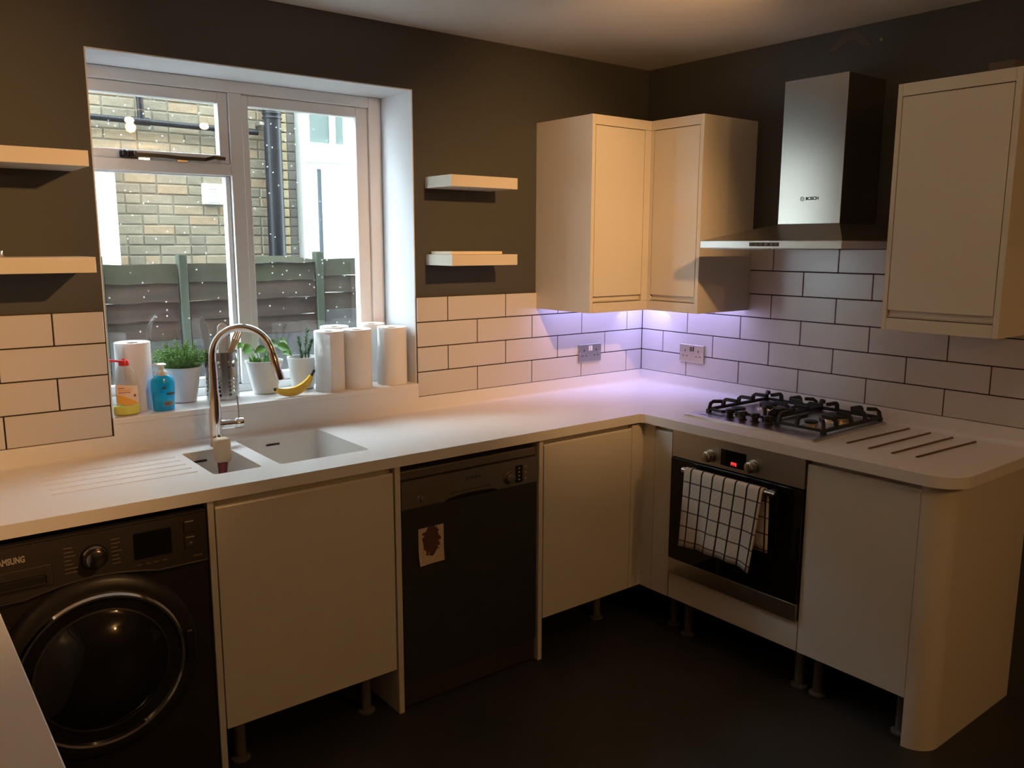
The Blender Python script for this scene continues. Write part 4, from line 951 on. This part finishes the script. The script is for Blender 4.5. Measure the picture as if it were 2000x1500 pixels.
def blade(b):
    P0, P1 = Vector((hx - .024, hy + .012, SZ + .10)), Vector((hx - .050, hy + .030, SZ + .302))
    w = [(.0, -.012, .012), (.55, -.015, .013), (.85, -.014, .010), (.97, -.008, .006), (1, -.002, .002)]; L = []
    for s, a, c_ in w:
        q = P0.lerp(P1, s); L.append([b.verts.new(q + Vector((a, -.0006, 0))), b.verts.new(q + Vector((c_, -.0006, 0))), b.verts.new(q + Vector((c_, .0006, 0))), b.verts.new(q + Vector((a, .0006, 0)))])
    for A, B in zip(L, L[1:]):
        for i in range(4): b.faces.new((A[i], A[(i + 1) % 4], B[(i + 1) % 4], B[i]))
    b.faces.new(L[0][::-1]); b.faces.new(L[-1]); bmesh.ops.recalc_face_normals(b, faces=b.faces[:])
part('blade', mat('frosted_blade', (.30, .33, .37), .4, metal=.2), k, blade)
part('handle', DARKPL, k, lambda b: tube(b, [(hx - .012, hy + .004, SZ + .004), (hx - .024, hy + .012, SZ + .105)], [.010, .011], 10), True)
k = thing('grater', 'white plastic scraper standing in the utensil holder, right of the knife', 'utensil', (hx - .005, hy, SZ + .004))
part('blade', WHITEPL, k, lambda b: prism(b, [(hx - .010, SZ + .12)] + [(hx + .028, SZ + .12)] + [(hx + .009 + .019 * cos(radians(a)), SZ + .258 + .019 * sin(radians(a))) for a in range(0, 181, 15)], hy - .012, hy - .008, 1))
part('handle', WHITEPL, k, lambda b: tube(b, [(hx + .004, hy - .010, SZ + .004), (hx + .009, hy - .010, SZ + .125)], .008, 10), True)
part('serration', GREYPR, k, lambda b: [box(b, (hx + .018, hy - .0126, SZ + .175 + i * .006), (hx + .027, hy - .0118, SZ + .177 + i * .006)) for i in range(12)])
k = thing('wooden_fork', 'wooden serving fork leaning right in the utensil holder', 'fork', (hx + .02, hy - .01, SZ + .004))
FD = Vector((.46, 0, 1)).normalized(); FS = Vector((1, 0, -.46)).normalized(); f0 = Vector((hx + .030, hy - .014, SZ + .165))
def forkbm(b):
    def poly(pts):
        A = [b.verts.new(f0 + FS * p[0] + FD * p[1] + Vector((0, -.002, 0))) for p in pts]; B = [b.verts.new(f0 + FS * p[0] + FD * p[1] + Vector((0, .002, 0))) for p in pts]; n = len(pts)
        fs = [b.faces.new(A[::-1]), b.faces.new(B)] + [b.faces.new((A[i], A[(i + 1) % n], B[(i + 1) % n], B[i])) for i in range(n)]; bmesh.ops.recalc_face_normals(b, faces=fs)
    poly([(-.005, -.02), (.005, -.02), (.009, .020), (.014, .055), (-.014, .055), (-.010, .020)])
    for i in range(4):
        x = -.014 + i * .0077; poly([(x, .055), (x + .0049, .055), (x + .0046, .088), (x + .0004, .088)])
part('head', WOOD, k, forkbm)
part('handle', WOOD, k, lambda b: tube(b, [f0 - FD * .158, f0 - FD * .015], [.0045, .005], 8), True)

# banana
t = thing('banana', 'ripe yellow banana lying on the front of the sill below the spout', 'banana', (-1.872, .022, SZ))
ctr = Vector((-1.880, .020, SZ + .0175)); BR = .105; bp = []; brr = []
for i in range(15):
    k = i / 14; a = radians(-122 + 92 * k); bp.append(ctr + Vector((BR * cos(a) + .012, .010 * (k - .5), BR * sin(a) + BR))); brr.append(.0178 * max(.34, math.sin(pi * min(.97, .10 + .82 * k))) ** .6)
part('skin', BANANA, t, lambda b: tube(b, bp, brr, 6), True)
part('stalk', BANTIP, t, lambda b: tube(b, [bp[-1] - (bp[-1] - bp[-2]) * .1, bp[-1] + (bp[-1] - bp[-2]) * .9, bp[-1] + (bp[-1] - bp[-2]) * 2.0], [.0075, .0052, .006], 6))
part('tip', BANTIP, t, lambda b: tube(b, [bp[0] + (bp[1] - bp[0]) * .1, bp[0] - (bp[1] - bp[0]) * .6], [.0080, .0045], 6))

# ------------------------------------------------------------------ ceiling spotlight bar (above the frame, seen in reflections)
t = thing('spotlight_bar', 'ceiling spotlight bar with lit bulbs, above the view', 'lamp', (-1.52, -2.05, H))
part('bar', STEELV, t, lambda b: box(b, (-1.86, -2.075, H - .03), (-1.19, -2.025, H - .0005), .004))
for x, y, z in BULBS:
    h_ = part('lamp_head', STEELV, t, lambda b: (lathe(b, [(.018, .03), (.026, .045), (.026, .11), (.012, .125), (.008, H - z - .02)], (x, y, z), 20)), True)
    part('bulb', BULBM, h_, lambda b: lathe(b, [(.008, -.006), (.022, .000), (.027, .014), (.022, .028), (.010, .034)], (x, y, z), 20), True)

# ------------------------------------------------------------------ outside the window
# the upper storey of this house, which shades the side passage
structure(part('wall_upper', BRICKTEX, None, lambda b: (box(b, (-9, 0.02, H + .11), (6, .34, 6.2)), box(b, (-9, .02, -.3), (XL - .11, .34, H + .11)), box(b, (.36, .02, -.3), (6, .34, H + .11)))))
structure(pbox('roof', RENDERW, None, (-9, -6.0, 6.2), (6, .50, 6.3)))
structure(pbox('ground', PAVE, None, (-8, .35, -.30), (5, 9, -.20)))
GY = 3.75
bw = thing('brick_wall', 'yellow-grey brick house wall beyond the fence', 'wall', (-1.2, GY, -.2))
pbox('mortar_bed', MORTAR, bw, (-2.6, GY + .007, 1.2), (-.139, GY + .2, 3.0))
part('far_brickwork', BRICKTEX, bw, lambda b: (box(b, (-7.5, GY, -.2), (-2.6, GY + .2, 5.0)), box(b, (-2.6, GY, 3.0), (-.139, GY + .2, 5.0)), box(b, (-2.6, GY, -.2), (-.139, GY + .2, 1.2))))
bmsh = {}
def brick(parent, x0, x1, z, m, y=GY, h=.064):
    key = (round(x1 - x0, 3), m.name)
    if key not in bmsh:
        b = bmesh.new(); w = x1 - x0; box(b, (-w / 2, 0, 0), (w / 2, .05, h), .004, 1); me = bpy.data.meshes.new('brick'); b.to_mesh(me); b.free(); me.materials.append(m); bmsh[key] = me
    o = bpy.data.objects.new('brick', bmsh[key]); COL.objects.link(o); o.parent = parent; o.location = Vector(((x0 + x1) / 2 + random.uniform(-.002, .002), y + random.uniform(-.003, .003), z)) - world(parent); return o
random.seed(21)
for r in range(24):
    z = 1.205 + r * .0747
    if z > 2.92: break
    x = -2.60 + (.112 if r % 2 else 0); nb = 0; brick_end = -.300
    while x < brick_end - .03:
        w = .103 if random.random() < .42 else .216
        x1 = min(x + w, brick_end)
        if not (x1 < -1.535 and z < 2.20) and x1 - x > .03 and x1 > -1.95: brick(bw, max(x, -1.535) if z < 2.20 and x < -1.535 else x, x1, z, BRICK)
        x = x1 + .0105
    brick(bw, -.290, -.216, z, SUNBRICK, GY - .012); brick(bw, -.206, -.141, z, GREYBRICK, GY + .002)  # pale column: sun on the brick return, put into its colour
# white window of that house at the far left, vent cover, pipes
nw = thing('house_window', 'white sunlit window of the neighbouring house at the left of the view outside', 'window', (-2.1, GY - .03, 1.1))
pbox('frame', RENDERW, nw, (-2.70, GY - .06, 1.10), (-1.543, GY + .004, 2.19), .006)
pbox('sill', RENDERW, nw, (-2.72, GY - .12, 1.04), (-1.538, GY + .004, 1.10), .004)
pbox('pane', RENDERW, nw, (-2.60, GY - .066, 1.2), (-1.70, GY - .061, 2.1))
v = thing('vent_cover', 'square white extractor vent cover on the brick wall', 'vent', (-.841, GY, 1.96))
part('frame', RENDERW, v, lambda b: box(b, (-.918, GY - .030, 1.884), (-.765, GY + .002, 2.040), .006))
for i in range(5): pbox('louvre', RENDERW, v, (-.900, GY - .042, 1.900 + i * .025), (-.783, GY - .031, 1.918 + i * .025), .002)
dp = thing('downpipe', 'black cast drainpipe running down beside the sunlit-coloured brick corner', 'pipe', (-.365, GY - .09, -.2))
part('pipe', PIPE, dp, lambda b: tube(b, [(-.367, GY - .095, -.2), (-.367, GY - .095, 5.0)], .068, 20), True)
for z in (2.55, 2.585, 2.62): part('collar', PIPE, dp, lambda b: lathe(b, [(.074, 0), (.077, .008), (.074, .016)], (-.367, GY - .095, z), 20), True)
part('bracket', STEEL, dp, lambda b: box(b, (-.47, GY - .10, 2.50), (-.43, GY - .0, 2.525), .002))
wp = thing('waste_pipe', 'dark horizontal waste pipe with a branch across the upper brickwork', 'pipe', (-1.2, GY - .05, 2.45))
part('pipe', PIPE, wp, lambda b: tube(b, [(-3.0, GY - .05, 2.475), (-.47, GY - .05, 2.445)], .021, 14), True)
part('branch', PIPE, wp, lambda b: tube(b, [(-1.335, GY - .05, 2.455), (-1.345, GY - .05, 2.85)], .024, 14), True)
part('joint', PIPE, wp, lambda b: tube(b, [(-1.40, GY - .05, 2.457), (-1.28, GY - .05, 2.455)], .028, 14), True)
# white extension at the right
ex = thing('white_extension', 'white sunlit glazed extension of the neighbouring house, right of the drainpipe', 'building', (1.2, GY - .1, -.2))
pbox('wall_panel', RENDERW, ex, (-.135, GY - .10, -.2), (3.2, GY + .2, 4.6))
pbox('upper_pane', DOORPANE, ex, (-.055, GY - .106, 2.40), (.24, GY - .101, 3.0))
pbox('glazing_bar', RENDERW, ex, (.115, GY - .12, 2.38), (.165, GY - .105, 3.0), .003)
pbox('upper_frame', RENDERW, ex, (-.10, GY - .14, 2.24), (1.5, GY - .101, 2.39), .004)
pbox('door_leaf', RENDERW, ex, (.03, GY - .118, .2), (.315, GY - .101, 2.19), .004)
pbox('door_leaf', RENDERW, ex, (.36, GY - .118, .2), (.70, GY - .101, 2.19), .004)
pbox('door_gap_shade', GAPSHADE, ex, (-.002, GY - .1065, .2), (.029, GY - .1005, 2.19)); pbox('door_gap_shade', GAPSHADE, ex, (.318, GY - .1065, .2), (.355, GY - .1005, 2.19))  # dark strips stand in for the shade between the door leaves
# fence
FY = 2.40
fe = thing('garden_fence', 'weathered brown garden fence with green algae outside the window', 'fence', (-.9, FY, -.2))
def fpost(x, top): part('post', POSTM, fe, lambda b: (box(b, (x - .024, FY - .045, -.2), (x + .024, FY + .030, top), .004)))
for x, tp in ((-1.985, 1.515), (-1.512, 1.522), (-.618, 1.536), (.30, 1.53), (-2.9, 1.52), (1.2, 1.53)): fpost(x, tp)
def board(x0, x1, z0, z1, k, al, arch=0.0):
    def fn(b):
        n = 10; random.seed(int((x0 + z0 * 7) * 1000) & 0xffff); lo, hi = [], []
        ph = random.uniform(0, 6)
        for i in range(n + 1):
            s = i / n; x = x0 + (x1 - x0) * s
            lo.append((x, z0 + .004 * sin(s * 9 + ph))); hi.append((x, z1 + .003 * sin(s * 7 + ph) + arch * (1 - s ** 3) ))
        prism(b, lo + hi[::-1], FY - .012 - .004 * (k % 2) - .004, FY + .004, 1)
        for v in b.verts:   # feather edge: lower edge kicks out over the board below
            if v.co.y < FY - .008: v.co.y -= .012 * (1 - (v.co.z - z0) / (z1 - z0))
    o = part('board', FENCE, fe, fn); o['algae'] = al; return o
for x0, x1, ztop, nb, arch in ((-2.87, -2.016, 1.462, 4, 0), (-1.954, -1.544, 1.464, 4, 0), (-1.480, -.650, 1.464, 4, 0), (-.586, .27, 1.487, 3, 0), (.33, 1.17, 1.49, 3, 0)):
    for k in range(nb):
        al = (1.25, .55, .25, .35)[k] + (.3 if x0 > -1.0 else 0)
        board(x0, x1, ztop - .113 * (k + 1), ztop - .113 * k, k, al)
    pbox('gravel_board', STONEP, fe, (x0, FY - .03, -.2), (x1, FY + .015, ztop - .113 * nb - .002), .004)
o = board(-1.080, -.650, 1.466, 1.487, 5, 1.3, .022)
